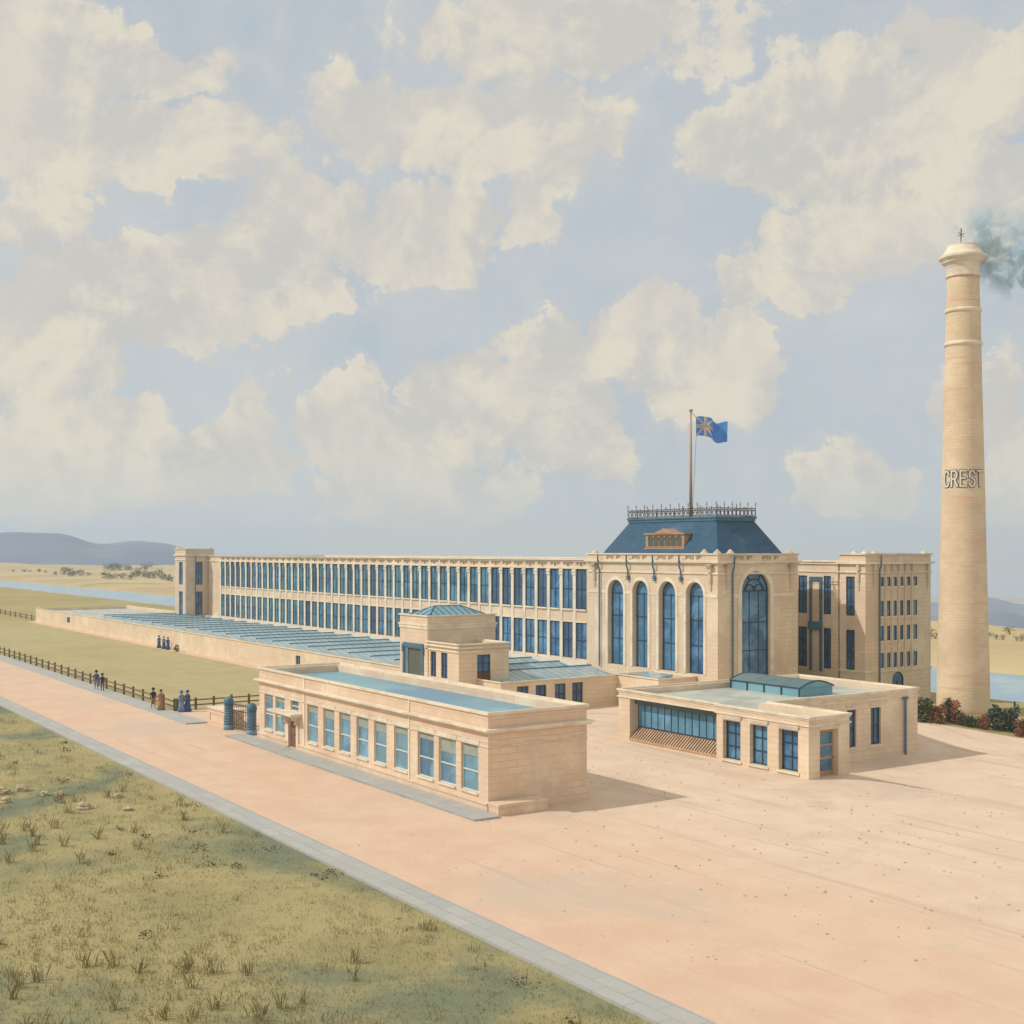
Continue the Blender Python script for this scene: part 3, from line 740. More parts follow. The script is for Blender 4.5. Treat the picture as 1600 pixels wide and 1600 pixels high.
for k in range(nrow):
    xr = xs0 + (xs1 - xs0) * k / nrow; pitch = (xs1 - xs0) / nrow
    ya_, yb_ = 59.6, 72.6 - (0 if k < 22 else .2)
    mb = MB(); xa, xm, xb = xr, xr + .7, xr + pitch - .5; zr = 3.02
    mb.quad((xm, ya_, zr), (xb, ya_, 2.3), (xb, yb_, 2.3), (xm, yb_, zr), mi=0)          # glazed slope
    mb.quad((xa, ya_, 2.16), (xm, ya_, zr), (xm, yb_, zr), (xa, yb_, 2.16), mi=1)
    for y in (ya_, yb_): mb.quad((xa, y, 2.16), (xb, y, 2.16), (xb, y, 2.3), (xm, y, zr), mi=1)
    mb.quad((xb, ya_, 2.16), (xb, yb_, 2.16), (xb, yb_, 2.3), (xb, ya_, 2.3), mi=2)
    mb.bar((xm, ya_ - .05, zr), (xm, yb_ + .05, zr), .09, 6, mi=2)
    mb.build('roof_light', [SKYL, LEAD, TEALP], root)

# lift / stair block standing at the shed's front corner
root = thing('stair_block', (-98, 58, 0), 'stepped stone stair block with a pyramid glass roof between shed and front office', 'stair block')
LX0, LX1, LY0, LY1 = uX(625, 56), uX(668, 56), 56.0, 63.3
up = rect(LX0, LX1, LY0, LY1); LX2 = uX(717, 56.1)
lo = rect(LX1 - .2, LX2, LY0 + .1, 61.3)
dx0, dx1 = uX(633, LY0), uX(659.5, LY0)
opsu = {0: [(dx0, dx1, 0, 5.15)]}
la = [(uX(672.5, LY0 + .1), uX(681.5, LY0 + .1), 2.7, 4.95), (uX(689, LY0 + .1), uX(699, LY0 + .1), 2.7, 4.95)]
lb = (uY(745.5, LX2), uY(766.5, LX2))
opsl = {0: la, 1: [(lb[0], lb[1], 1.8, 4.85)]}
mb = MB(); shell(mb, up, 0, 8.0, 7.6, .3, opsu, .3); shell(mb, lo, 0, 5.75, 5.3, .3, opsl, .2); mb.build('wall', STONE, root)
deck(up, .3, 7.6, 'roof', LEAD, root); deck(lo, .3, 5.3, 'roof', LEAD, root)
mb = MB()
mb.ring(up, .12, .06, 8.0, 8.12); mb.ring(up, .14, 0, 7.15, 7.3); mb.ring(up, .07, 0, 6.85, 7.15)
mb.ring(lo, .14, .06, 5.75, 5.86); mb.ring(lo, .2, 0, 5.45, 5.55); mb.ring(lo, .1, 0, 5.1, 5.22)
mb.build('cornice', TRIM, root)
mb = MB(); Fl = FY(LY0)
mb.box(Fl, dx0 - .3, dx0, -.12, .2, 0, 5.15); mb.box(Fl, dx1, dx1 + .3, -.12, .2, 0, 5.15); mb.box(Fl, dx0 - .3, dx1 + .3, -.12, .2, 5.152, 5.5)
mb.box(Fl, dx0 - .42, dx0 - .1, -.16, -.121, 4.6, 5.3); mb.box(Fl, dx1 + .1, dx1 + .42, -.16, -.121, 4.6, 5.3)
fr_ = mb.build('door_frame', TEALP, root)
mb = MB(); mb.box(Fl, dx0 + .3, dx1 - .3, .2, .3, 0, 5.0); mb.box(Fl, dx0, dx0 + .29, .1, .29, 0, 5.14, 1); mb.box(Fl, dx1 - .29, dx1, .1, .29, 0, 5.14, 1); mb.box(Fl, dx0 + .3, dx1 - .3, .1, .19, 5.0, 5.14, 1); mb.build('door', [CURT, BLUER], root)
for o in la: window(FY(LY0 + .1), *o, root, w=.15, gm=DARKG, rows=(3.8,))
window(FX(LX2), lb[0], lb[1], 3.3, 4.85, root, w=.15, gm=GLASS, rows=(4.1,))
mb = MB(); Fq = FX(LX2)
mb.box(Fq, lb[0], lb[1], .1, .18, 1.8, 3.3)
for k in range(9): u = lb[0] + (lb[1] - lb[0]) * (k + .5) / 9; mb.box(Fq, u - .04, u + .04, .06, .099, 1.8, 3.28)
mb.build('shutter', WOOD, root)
mb = MB()      # hipped glass lantern
B = (LX0 + .7, LX1 - .5, LY0 + .5, LY1 - .7); rx = (B[0] + B[1]) / 2; ry0, ry1 = LY0 + 2.2, LY1 - 2.4; zb_, zt_ = 7.62, 8.85
c = [(B[0], B[2], 8.05), (B[1], B[2], 8.05), (B[1], B[3], 8.05), (B[0], B[3], 8.05)]
for i in range(4): j = (i + 1) % 4; mb.quad((c[i][0], c[i][1], zb_), (c[j][0], c[j][1], zb_), c[j], c[i])
r0, r1 = (rx, ry0, zt_), (rx, ry1, zt_)
mb.quad(c[0], c[1], r0); mb.quad(c[1], c[2], r1, r0); mb.quad(c[2], c[3], r1); mb.quad(c[3], c[0], r0, r1)
for i in range(9):
    t = (i + .5) / 9; y = c[1][1] + (c[2][1] - c[1][1]) * t; yt = min(max(y, ry0), ry1); zz = zt_
    if y < ry0: f = (y - c[1][1]) / (ry0 - c[1][1]); tp = (c[1][0] + (rx - c[1][0]) * f, y, 8.05 + (zt_ - 8.05) * f)
    elif y > ry1: f = (c[2][1] - y) / (c[2][1] - ry1); tp = (c[1][0] + (rx - c[1][0]) * f, y, 8.05 + (zt_ - 8.05) * f)
    else: tp = (rx, y, zt_)
    mb.bar((c[1][0], y, 8.07), tp, .035, 5, mi=1)
for a_, b_ in ((c[0], r0), (c[1], r0), (c[2], r1), (c[3], r1), (r0, r1), (c[0], c[1]), (c[1], c[2])): mb.bar(a_, b_, .05, 5, mi=1)
for i in range(4): t = (i + .5) / 4; x = c[0][0] + (c[1][0] - c[0][0]) * t; f = 1 - abs(2 * t - 1); mb.bar((x, c[0][1], 8.07), (x, c[0][1] + (ry0 - c[0][1]) * f, 8.05 + (zt_ - 8.05) * f), .035, 5, mi=1)
mb.build('glass_roof', [BLUER, FRAMED], root)

# little annex in the corner of the shed and engine house
root = thing('annex', (-84.5, 72.5, 0), 'small low stone annex with glazed roof hatch tucked against the engine house', 'annex')
poly = rect(SHX1 + .01, uX(1029, 70.6), 70.6, 74.95)
mb = MB(); shell(mb, poly, 0, 2.75, 2.4, .3); mb.build('wall', STONE, root); deck(poly, .3, 2.4, 'roof', LEAD, root)
mb = MB(); mb.ring(poly, .1, .05, 2.75, 2.85); mb.build('coping', TRIM, root)
mb = MB(); mb.quad((-87.6, 71.3, 2.6), (-84.2, 71.3, 2.6), (-84.2, 73.6, 2.95), (-87.6, 73.6, 2.95)); mb.quad((-84.2, 71.3, 2.4), (-84.2, 73.6, 2.4), (-84.2, 73.6, 2.95), (-84.2, 71.3, 2.6)); mb.quad((-87.6, 71.3, 2.4), (-84.2, 71.3, 2.4), (-84.2, 71.3, 2.6), (-87.6, 71.3, 2.6)); mb.build('roof_light', SKYL, root)

# ================================================================== FRONT OFFICE
OX0, OX1, OY0, OY1 = -87.3, -55.8, 35.8, 42.4
root = thing('front_office', (-71, 39, 0), 'long single storey stone office by the pavement with a row of tall sash windows', 'office')
poly = rect(OX0, OX1, OY0, OY1)
WP = [(413.5, 426), (430.5, 444), None, (480.5, 496.2), (505.5, 521.7), (530.2, 547), (557.3, 575), (584.8, 603.2), (616, 637.5), (653, 677), (686, 711.5), (721, 746.5)]
ops = []; WW = []
for w in WP:
    if w: a, b = uX(w[0], OY0), uX(w[1], OY0); WW.append((a, b)); ops.append((a - .04, b + .06, .9, 3.46))
da, db = uX(452, OY0), uX(464, OY0)
ops.append((da, db, .13, 2.25)); fa, fb = uX(454, OY0), uX(466.5, OY0); ops.append((fa, fb, 2.72, 3.46))
mb = MB(); shell(mb, poly, 0, 5.2, 4.72, .42, {0: ops}, .2); mb.build('wall', SANDY, root); deck(poly, .42, 4.72, 'roof', BLUER, root)
Fo = FY(OY0); Fe = FX(OX1)
for a, b in WW:
    window(Fo, a - .04, b + .06, .9, 3.46, root, w=.15, cols=1, rows=(2.0,), fm=FRAMEW, gm=OFFG, fr=.05, blind=R.choice((.22, .35, .42, .5, .62, .8)))
window(Fo, fa, fb, 2.72, 3.46, root, w=.14, cols=1, rows=(3.05,), fm=FRAMEW, gm=GLASSG, fr=.05)
mb = MB()
mb.ring(poly, .10, .06, 5.2, 5.36); mb.ring(poly, .34, 0, 4.36, 4.46); mb.ring(poly, .22, 0, 4.24, 4.36)
mb.build('cornice', TRIM, root)
mb = MB(); mb.ring(poly, .05, 0, 3.47, 3.52)
for a, b in WW: mb.box(Fo, a - .18, b + .18, -.03, -.002, 3.53, 3.72); mb.box(Fo, a - .05, b + .05, -.1, -.003, .78, .895)
mb.ring(poly, .03, 0, 3.74, 3.8)
mb.build('lintel_band', TRIM, root)
mb = MB()      # plinth, broken at the door
mb.box(Fo, OX0 - .1, da - .2, -.12, -.002, 0, .42); mb.box(Fo, db + .2, OX1 + .1, -.12, -.002, 0, .42); mb.box(Fo, OX0 - .1, da - .2, -.17, -.003, .42, .50); mb.box(Fo, db + .2, OX1 + .05, -.17, -.003, .42, .50)
mb.box(Fe, OY0 + .001, OY1 + .1, -.10, -.002, 0, .42); mb.box(Fe, OY0 + .001, OY1 + .05, -.05, -.002, .42, .56)
mb.build('plinth', SANDY, root)
mb = MB(); mb.box(Fe, OY0 - .06, 38.9, -1.1, -.101, 0, .5); mb.box(Fe, OY0 - .1, 38.95, -1.16, -.102, .5, .62); mb.build('corner_step', SANDY, root)
for px0, px1 in ((474, 476.5), (638.5, 640.5)):
    mb = MB(); mb.box(Fo, uX(px0, OY0), uX(px1, OY0), -.05, -.002, .57, 4.23); mb.box(Fo, uX(px0, OY0), uX(px1, OY0), -.05, -.002, 4.47, 5.19); mb.build('pier', TRIM, root)
mb = MB(); ca, cb = uX(434, OY0), uX(472, OY0)          # doorway: canopy on brackets
mb.box(Fo, ca, cb, -.85, -.003, 2.52, 2.66); mb.box(Fo, ca + .08, cb - .08, -.75, -.003, 2.42, 2.518)
for u in (da - .35, db + .12): mb.box(Fo, u, u + .22, -.5, -.003, 2.15, 2.418); mb.box(Fo, u + .03, u + .19, -.28, -.003, 1.85, 2.148)
mb.build('door_canopy', TRIM, root)
for u in (da - .38, db + .01): mb = MB(); mb.box(Fo, u, u + .37, -.1, -.003, .14, 1.84); mb.build('door_jamb', TRIM, root)
mb = MB(); mb.box(Fo, da + .02, da + (db - da) * .62, .12, .18, .13, 2.0)
for z in (.35, 1.0, 1.55): mb.box(Fo, da + .14, da + (db - da) * .5, .1, .119, z, z + .38)
dd = mb.build('door', plain('red_brown_door', (.30, .13, .09), (.22, .10, .07), .6, 2.), root)
mb = MB(); mb.box(Fo, da + (db - da) * .55, da + (db - da) * .58, .05, .099, .98, 1.08); mb.build('handle', IRON, dd)
mb = MB(); mb.quad(Fo(da, .195, .13), Fo(db, .195, .13), Fo(db, .195, 2.25), Fo(da, .195, 2.25)); mb.build('door_recess', DARKG, root)

# ================================================================== RIGHT LODGE
GY0, GXE, PXE, PYE = 57.5, -60.0, -52.9, 60.8
GX0 = -71.8
root = thing('lodge', (-63, 62, 0), 'low L shaped stone lodge with flat roof and sloped shop window facing the sandy yard', 'lodge')
PJ = uX(1119.5, GY0 - .35)
poly = [(GX0, GY0), (PJ, GY0), (PJ, GY0 - .35), (PXE, GY0 - .35), (PXE, PYE), (GXE, PYE), (GXE, 76.4), (GX0, 76.4)]
sa, sb = uX(984, GY0), PJ - .06
PW = [(uX(a, GY0 - .35), uX(b, GY0 - .35)) for a, b in ((1129.5, 1157), (1171.5, 1199), (1216.5, 1247))]
EW = [(uY(1323.5, GXE), uY(1338, GXE)), (uY(1360.5, GXE), uY(1376.5, GXE))]
dy0, dy1 = uY(1281, PXE), uY(1310, PXE)
ops = {0: [(sa, sb, .35, 3.2, 'flat', .85)], 2: [(a, b, .3, 2.85, 'flat', .42) for a, b in PW], 4 - 1: [(dy0, dy1, .02, 2.95, 'flat', .5)], 5: [(a, b, .0, 2.65) for a, b in EW]}
mb = MB(); shell(mb, poly, -2.2, 3.72, 3.3, .4, ops, .25); mb.build('wall', STONE, root)
deck(poly, .4, 3.3, 'roof', LEAD, root)
mb = MB(); mb.ring(poly, .12, .06, 3.72, 3.84); mb.ring(poly, .05, 0, 3.6, 3.719); mb.ring(poly, .09, 0, 3.1 + .13, 3.32); mb.build('cornice', TRIM, root)
Fp_ = FY(GY0 - .35); Fs = FY(GY0)
for a, b in PW: window(Fp_, a, b, .3, 2.85, root, w=.36, cols=2, rows=(1.15, 2.0), gm=GLASS)
mb = MB()
for a, b in PW:
    mb.box(Fp_, a - .12, b + .12, -.1, -.003, .16, .298)
    for k in range(3): mb.box(Fp_, a - .12 + k * .06, b + .12 - k * .06, -.12 + k * .03, -.003, 3.10 - k * .085, 3.17 - k * .085)
for k in range(3): mb.box(FX(PXE), dy0 - .12 + k * .06, dy1 + .12 - k * .06, -.12 + k * .03, -.003, 3.15 - k * .08, 3.21 - k * .08)
for a, b in EW:
    mb.box(FX(GXE), a - .12, b + .12, -.1, -.003, -.14, -.002)
    for k in range(3): mb.box(FX(GXE), a - .12 + k * .05, b + .12 - k * .05, -.1 + k * .025, -.003, 2.95 - k * .1, 3.02 - k * .1)
mb.build('moulding', TRIM, root)
for a, b in EW: window(FX(GXE), a, b, .0, 2.65, root, w=.2, cols=2, rows=(1.3,), gm=DARKG)
# shop window: glass set back, ribbed board slope running out to the yard
sw = MB(); n = 13
sw.box(Fs, sa, sb, .8, .88, 1.08, 1.18); sw.box(Fs, sa, sb, .78, .86, 2.72, 2.8)
for k in range(n + 1): u = sa + (sb - sa) * k / n; sw.box(Fs, max(sa, u - .03), min(sb, u + .03), .8, .86, 1.18, 2.72)
so_ = sw.build('shop_window', FRAMED, root)
g = MB(); g.quad(Fs(sa, .83, 1.1), Fs(sb, .83, 1.1), Fs(sb, .83, 2.8), Fs(sa, .83, 2.8)); g.build('pane', glass('shop_glass', (.075, .22, .36), (.10, .26, .41)), so_)
g = MB(); g.box(Fs, sa + .01, sb - .01, .45, .77, 2.8, 3.19); g.build('blind', BLIND_DARK, so_)
sl = MB(); sl.quad(Fs(sa, -.08, .33), Fs(sb, -.08, .33), Fs(sb, .82, 1.08), Fs(sa, .82, 1.08)); sl.quad(Fs(sa, -.08, .33), Fs(sb, -.08, .33), Fs(sb, -.08, .22), Fs(sa, -.08, .22))
sl.quad(Fs(sa, -.08, .22), Fs(sb, -.08, .22), Fs(sb, .3, .2), Fs(sa, .3, .2))
for k in range(34):
    u = sa + (sb - sa) * (k + .5) / 34
    P0, P1 = Vector(Fs(u, -.09, .35)), Vector(Fs(u, .80, 1.10)); sl.bar(P0, P1, .035, 4, mi=1)
sl.build('board_slope', [RIBS, WOOD], root)
mb = MB(); Fd_ = FX(PXE)      # porch door
mb.box(Fd_, dy0, dy0 + .3, .4, .48, .02, 2.94, 1); mb.box(Fd_, dy0 + .3, dy1, .42, .5, .02, 2.94)
po = mb.build('door', [BRASS, TEALP], root)
for z0, z1 in ((.35, 1.05), (1.2, 1.85), (2.0, 2.7)):
    g = MB(); g.box(Fd_, dy0 + .45, dy1 - .15, .4, .418, z0, z1); g.build('pane', GLASSG, po)
g = MB(); g.bar(Fd_(dy1 - .08, .36, 1.05), Fd_(dy1 - .08, .36, 1.2), .02); g.build('handle', IRON, po)
mb = MB(); u = uY(1412, GXE); mb.lathe((GXE + .17, u, 2.95), [(.09, 0), (.12, .08), (.26, .26), (.26, .3)], 10); mb.bar((GXE + .17, u, 3.0), (GXE + .17, u, -1.6), .095, 8); mb.build('downpipe', plain('blue_pipe', (.13, .19, .32), (.10, .15, .26), .5, 2.), root)
# roof lantern
mb = MB(); ax0, ax1, ay0, ay1 = -70.8, -63.7, 67.8, 71.4; n = 14
cs = [(ay0 + (ay1 - ay0) * i / n, 3.95 + .45 * math.sin(math.pi * i / n)) for i in range(n + 1)]
for (y0, z0), (y1, z1) in zip(cs, cs[1:]):
    mb.quad((ax0 - .1, y0, z0), (ax1 + .1, y0, z0), (ax1 + .1, y1, z1), (ax0 - .1, y1, z1), mi=0)
for x in (ax0 - .1, ax1 + .1):
    mb.quad(*[(x, y, z) for y, z in cs], mi=1)
    for (y0, z0), (y1, z1) in zip(cs, cs[1:]): mb.bar((x, y0, z0), (x, y1, z1), .06, 5, mi=2)
mb.wbox(ax0, ax1, ay0 + .05, ay1 - .05, 3.3, 3.94, 1)
for k in range(5): x = ax0 + (ax1 - ax0) * k / 4; mb.wbox(x - .05, x + .05, ay0 - .02, ay0 + .04, 3.31, 3.96, 2)
mb.bar((ax0 - .1, ay0, 3.95), (ax1 + .1, ay0, 3.95), .06, 5, mi=2)
mb.build('roof_lantern', [plain('lantern_lead', (.10, .17, .20), (.14, .21, .23), .5, .8), BLUER, FRAMED], root)

# ================================================================== CHIMNEY
chx, chy = (CX * .363 - SX) * 108., (SX * .363 + CX) * 108.
zc = gz(chx, chy)
root = thing('chimney_stack', (chx, chy, zc), 'very tall round pale brick mill chimney lettered CREST', 'chimney')
def zpy(py): return 14 - (py - 860) / FOC * 108.
def rpx(w): return w / 2 / FOC * 108.
sh = [(rpx(80), zc - .3), (rpx(78), zpy(1050)), (rpx(70.5), zpy(900)), (rpx(63.5), zpy(750)), (rpx(56), zpy(600)), (rpx(52), zpy(500)), (rpx(47), zpy(433))]
prof = []
for (r0, z0), (r1, z1) in zip(sh, sh[1:]):
    for i in range(6): t = i / 6; prof.append((r0 + (r1 - r0) * t, z0 + (z1 - z0) * t))
prof.append(sh[-1])
mb = MB(); mb.lathe((chx, chy, 0), prof, 48); mb.build('shaft', CHIM, root, True)
cap = [(47, 434), (52, 433.5), (52, 430.5), (49, 430), (50, 421), (53.5, 415), (57.5, 412), (62.5, 411.5), (62.5, 409), (66, 407), (71, 405.5), (72.5, 405), (72.5, 401.5), (69, 401), (65, 400), (57, 395), (51, 389.5), (48, 387), (48, 384.5), (34, 384.5), (33, 390)]
mb = MB(); mb.lathe((chx, chy, 0), [(rpx(a), zpy(b)) for a, b in cap], 48); co = mb.build('cap', TRIM, root)
for py_, w in ((487, 52.5), (539, 55)):
    mb = MB(); mb.lathe((chx, chy, 0), [(rpx(w - 2), zpy(py_ + 3)), (rpx(w + 2), zpy(py_ + 2)), (rpx(w + 3), zpy(py_)), (rpx(w + 2), zpy(py_ - 3)), (rpx(w - 3), zpy(py_ - 4))], 48); mb.build('band', TRIM, root, True)
zt = zpy(384.5); va = -rpx(22)
vx, vy = chx + CX * va * .3, chy + SX * va * .3
mb = MB(); mb.bar((vx, vy, zt - .6), (vx, vy, zt + 1.45), .035)
for t in (20, 80, 140): dvec = rv * math.cos(rad(t)) + Vector((0, 0, math.sin(rad(t)))); p = Vector((vx, vy, zt + 1.0)); mb.bar(p - dvec * .33, p + dvec * .33, .025, 5)
mb.lathe((vx, vy, zt + 1.4), [(.02, 0), (.07, .06), (.02, .14)], 8); mb.build('lightning_rod', IRON, root)
# lettering CREST wrapped round the shaft
LET = {'C': [[(.9, .78), (.72, .97), (.35, 1.0), (.12, .8), (.1, .25), (.33, 0), (.7, .02), (.9, .2)]],
       'R': [[(.12, 0), (.12, 1), (.68, 1), (.86, .82), (.84, .62), (.66, .48), (.12, .48)], [(.5, .48), (.92, 0)]],
       'E': [[(.88, 1), (.14, 1), (.14, 0), (.9, 0)], [(.14, .52), (.72, .52)]],
       'S': [[(.86, .8), (.68, .99), (.32, .99), (.12, .8), (.18, .6), (.78, .42), (.88, .2), (.68, 0), (.3, 0), (.1, .2)]],
       'T': [[(.02, 1), (.98, 1)], [(.5, 1), (.5, 0)]]}
zl0, zl1 = zpy(761), zpy(737.5); Rl = rpx(63.2)
phi_c = math.atan2(-chy, -chx)
def stroke(mb, pts, ang0, angw, wd, rr, mi):
    def P(s, t, rad_): th = ang0 + s * angw; return (chx + rad_ * math.cos(th), chy + rad_ * math.sin(th), zl0 + t * (zl1 - zl0))
    ws, wt = wd / (angw * Rl), wd / (zl1 - zl0)
    for (s0, t0), (s1, t1) in zip(pts, pts[1:]):
        L = math.hypot((s1 - s0) / ws, (t1 - t0) / wt); ds, dt = (s1 - s0) / L, (t1 - t0) / L
        nsx, ntx = -(dt / wt) * ws * .5, (ds / ws) * wt * .5
        s0e, t0e, s1e, t1e = s0 - ds * .45, t0 - dt * .45, s1 + ds * .45, t1 + dt * .45
        m = 6
        for i in range(m):
            a, b = i / m, (i + 1) / m
            A = [(s0e + (s1e - s0e) * a + q * nsx, t0e + (t1e - t0e) * a + q * ntx) for q in (1, -1)]
            B = [(s0e + (s1e - s0e) * b + q * nsx, t0e + (t1e - t0e) * b + q * ntx) for q in (1, -1)]
            mb.quad(P(*A[0], rr), P(*B[0], rr), P(*B[1], rr), P(*A[1], rr), mi=mi)
            for X, Y_ in ((A[0], B[0]), (A[1], B[1])): mb.quad(P(*X, rr), P(*Y_, rr), P(*Y_, rr - .06), P(*X, rr - .06), mi=mi)
mb = MB(); tot = rad(118); cw = tot / 5
for k, ch in enumerate('CREST'):
    a0 = phi_c - tot / 2 + k * cw + cw * .08
    for pts in LET[ch]:
        stroke(mb, pts, a0, cw * .84, .24, Rl + .075, 1)
        stroke(mb, pts, a0, cw * .84, .13, Rl + .10, 0)
mb.build('lettering', [plain('letter_white', (.80, .76, .64), (.75, .70, .6), .7), plain('letter_edge', (.13, .13, .14), (.10, .10, .11), .7)], root)

# ================================================================== FENCES, GATE
def fence(P, Q, n, label, h=1.0, first=True):
    P, Q = Vector(P), Vector(Q); t = (Q - P); L = t.length; t /= L; nrm = Vector((-t.y, t.x))
    f = thing('rail_fence', (P.x, P.y, 0), label, 'fence', 'wooden post and rail fences')
    for i in range(n + 1):
        p = P + t * (L * i / n); z = gz(p.x, p.y); mb = MB(); jit = R.uniform(-.04, .04)
        Fp2 = lambda a, w, zz, p=p: (p.x + t.x * a + nrm.x * w, p.y + t.y * a + nrm.y * w, zz)
        mb.box(Fp2, -.085, .085, -.085, .085, z - .05, z + h + .1 + jit); mb.build('post', FENCEW, f)
    for zr in (.45, .88):
        mb = MB()
        Fr = lambda a, w, zz: (P.x + t.x * a + nrm.x * w, P.y + t.y * a + nrm.y * w, zz)
        mb.box(Fr, 0, L, -.13, -.087, zr * h - .055, zr * h + .055); mb.build('rail', FENCEW, f)
    return f
FY_ = 35.75; fc = (-106.25, FY_)
fence((-186.5, FY_), fc, 27, 'long brown post and rail fence between pavement and lawn')
fence((-106.25, FY_ + .25), (-106.25, 47.5), 7, 'short brown post and rail fence turning back from the pavement corner')
fence((-300, 58.6), (-256, 58.6), 9, 'far weathered fence running away from the left end of the shed wall')
LEDGE = plain('gate_blue', (.10, .20, .29), (.07, .15, .23), .55, 1.5); LEDGE2 = plain('gate_blue_pale', (.22, .35, .42), (.18, .3, .38), .6, 1.5)
def gate_pier(x, y, h, label):
    g = thing('gate_pier', (x, y, 0), label, 'gate pier', 'banded blue gate piers')
    mb = MB(); mb.lathe((x, y, 0), [(.40, 0), (.40, .35), (.31, .4), (.31, h - .55)], 16); nb = 8
    mb.build('shaft', LEDGE2, g, True)
    for k in range(nb):
        z = .5 + k * (h - 1.15) / (nb - 1); b = MB(); b.lathe((x, y, z - .07), [(.33, 0), (.37, .03), (.37, .1), (.33, .13)], 16); b.build('band', LEDGE, g, True)
    mb = MB(); mb.lathe((x, y, h - .55), [(.37, 0), (.40, .12), (.38, .3), (.30, .46), (.17, .56), (.03, .6)], 16); mb.build('dome', LEDGE, g, True)
gate_pier(-93.0, 35.6, 2.55, 'blue banded gate pier with domed top at the end of the low panelled wall')
gate_pier(-89.3, 36.0, 2.4, 'blue banded gate pier with domed top close to the office corner')
g = thing('yard_gate', (-91.1, 35.9, 0), 'light iron yard gate of thin bars between the two blue piers', 'gate')
ga, gb = Vector((-92.5, 35.75, 0)), Vector((-89.8, 36.0, 0))
mb = MB()
for z in (.25, .55, 1.6, 2.05): mb.bar((ga.x, ga.y, z), (gb.x, gb.y, z), .045, 5)
for s in (0, 1): p = ga.lerp(gb, s); mb.bar((p.x, p.y, .1), (p.x, p.y, 2.15), .045, 6)
p1, p2 = ga.lerp(gb, .03), ga.lerp(gb, .97); mb.bar((p1.x, p1.y, 1.6), (p2.x, p2.y, .55), .035, 5); mb.bar((p1.x, p1.y, .55), (p2.x, p2.y, 1.6), .02, 5)
mb.build('gate_frame', RUSTY, g)
mb = MB()
for i in range(1, 9): p = ga.lerp(gb, i / 9); mb.bar((p.x, p.y, .2), (p.x, p.y, 2.2), .02, 5)
mb.build('gate_bars', RUSTY, g)
g = thing('garden_wall', (-95.3, 36, 0), 'low panelled cream wall left of the blue gate pier', 'low wall')
mb = MB(); Fg = FY(35.55); a, b = -97.3, -93.5
mb.wbox(a, b, 35.55, 37.0, 0, 1.28)
for u0, u1, z0, z1 in ((a + .3, b - .3, .25, .33), (a + .3, b - .3, .95, 1.03), (a + .3, a + .42, .33, .95), (b - .42, b - .3, .33, .95)): mb.box(Fg, u0, u1, -.06, -.002, z0, z1)
mb.build('wall', SANDY, g)
mb = MB(); mb.wbox(a - .1, b + .05, 35.45, 37.1, 1.28, 1.4); mb.build('coping', TRIM, g)

# ================================================================== PLANTS
def foliage(mb, c, rx, ry, rz, n, size, lobes=6):
    L = []
    for _ in range(lobes):
        t, f, q = R.uniform(0, 6.28), R.uniform(.15, .75), R.uniform(-.35, .8)
        L.append((c[0] + rx * f * math.cos(t), c[1] + ry * f * math.sin(t), c[2] + rz * q * .8, R.uniform(.38, .62)))
    for i in range(n):
        l = R.choice(L); d = Vector((R.gauss(0, 1), R.gauss(0, 1), R.gauss(0, 1))).normalized() * (R.random() ** .45) * l[3]
        p = Vector((l[0] + d.x * rx, l[1] + d.y * ry, l[2] + d.z * rz))
        if i % 4 == 0: p.z = c[2] - rz * R.random() ** .5
        if p.z < c[2] - rz: p.z = c[2] - rz * R.random()
        a = Vector((R.gauss(0, 1), R.gauss(0, 1), R.gauss(0, .7))).normalized(); b = a.orthogonal().normalized()
        s = size * R.uniform(.6, 1.4)
        mb.quad(p - a * s, p + b * s * .45, p + a * s, p - b * s * .45)
def shrub(x, y, h, w, leaf, label, group, n=260, name='shrub', trunk=True, cat='shrub'):
    z = gz(x, y)
    t = thing(name, (x, y, z), label, cat, group)
    mb = MB(); foliage(mb, (x, y, z + h * .46), w / 2, w / 2, h * .5, n, max(.07, h * .075)); mb.build('foliage', LEAFS[leaf], t)
    if trunk:
        mb = MB()
        for k in range(4):
            A = R.uniform(0, 6.28); mb.bar((x, y, z - .05), (x + math.cos(A) * w * .22, y + math.sin(A) * w * .22, z + h * .75), h * .03, 5, h * .012)
        mb.build('stem', WOOD, t)
    return t
HL = ['teal', 'green', 'rust', 'rust', 'teal', 'rust', 'olive', 'teal', 'green', 'rust', 'teal', 'teal', 'olive', 'teal', 'rust', 'green']
cn = {'teal': 'dark blue green', 'green': 'mid green', 'rust': 'rusty red', 'olive': 'olive'}
PL = ['beside the lodge corner', 'near the lodge corner, second along the hedge', 'third along the hedge from the lodge', 'fourth along, left of the chimney foot',
      'before the left edge of the chimney', 'before the chimney, left of its centre', 'before the centre of the chimney', 'before the chimney, right of its centre', 'before the right edge of the chimney',
      'just right of the chimney', 'second right of the chimney', 'tall, third right of the chimney', 'fourth right of the chimney', 'tall, near the picture edge', 'last but one before the picture edge', 'at the right picture edge']
for k in range(16):
    t = k / 15; px = 1434 + 168 * t; py = 1150 + 6 * t
    x, y = spot(px, py - R.uniform(0, 4), -1.2)
    hh = (1.9, 2.0, 1.6, 1.7, 2.1, 1.8, 1.3, 1.2, 1.1, 1.2, 1.6, 2.1, 1.5, 2.3, 1.4, 1.3)[k]
    shrub(x, y, hh, R.uniform(1.2, 1.5), HL[k], '%s shrub in the hedge %s' % (cn[HL[k]], PL[k]), 'shrubs in the hedge at the chimney foot', 420)
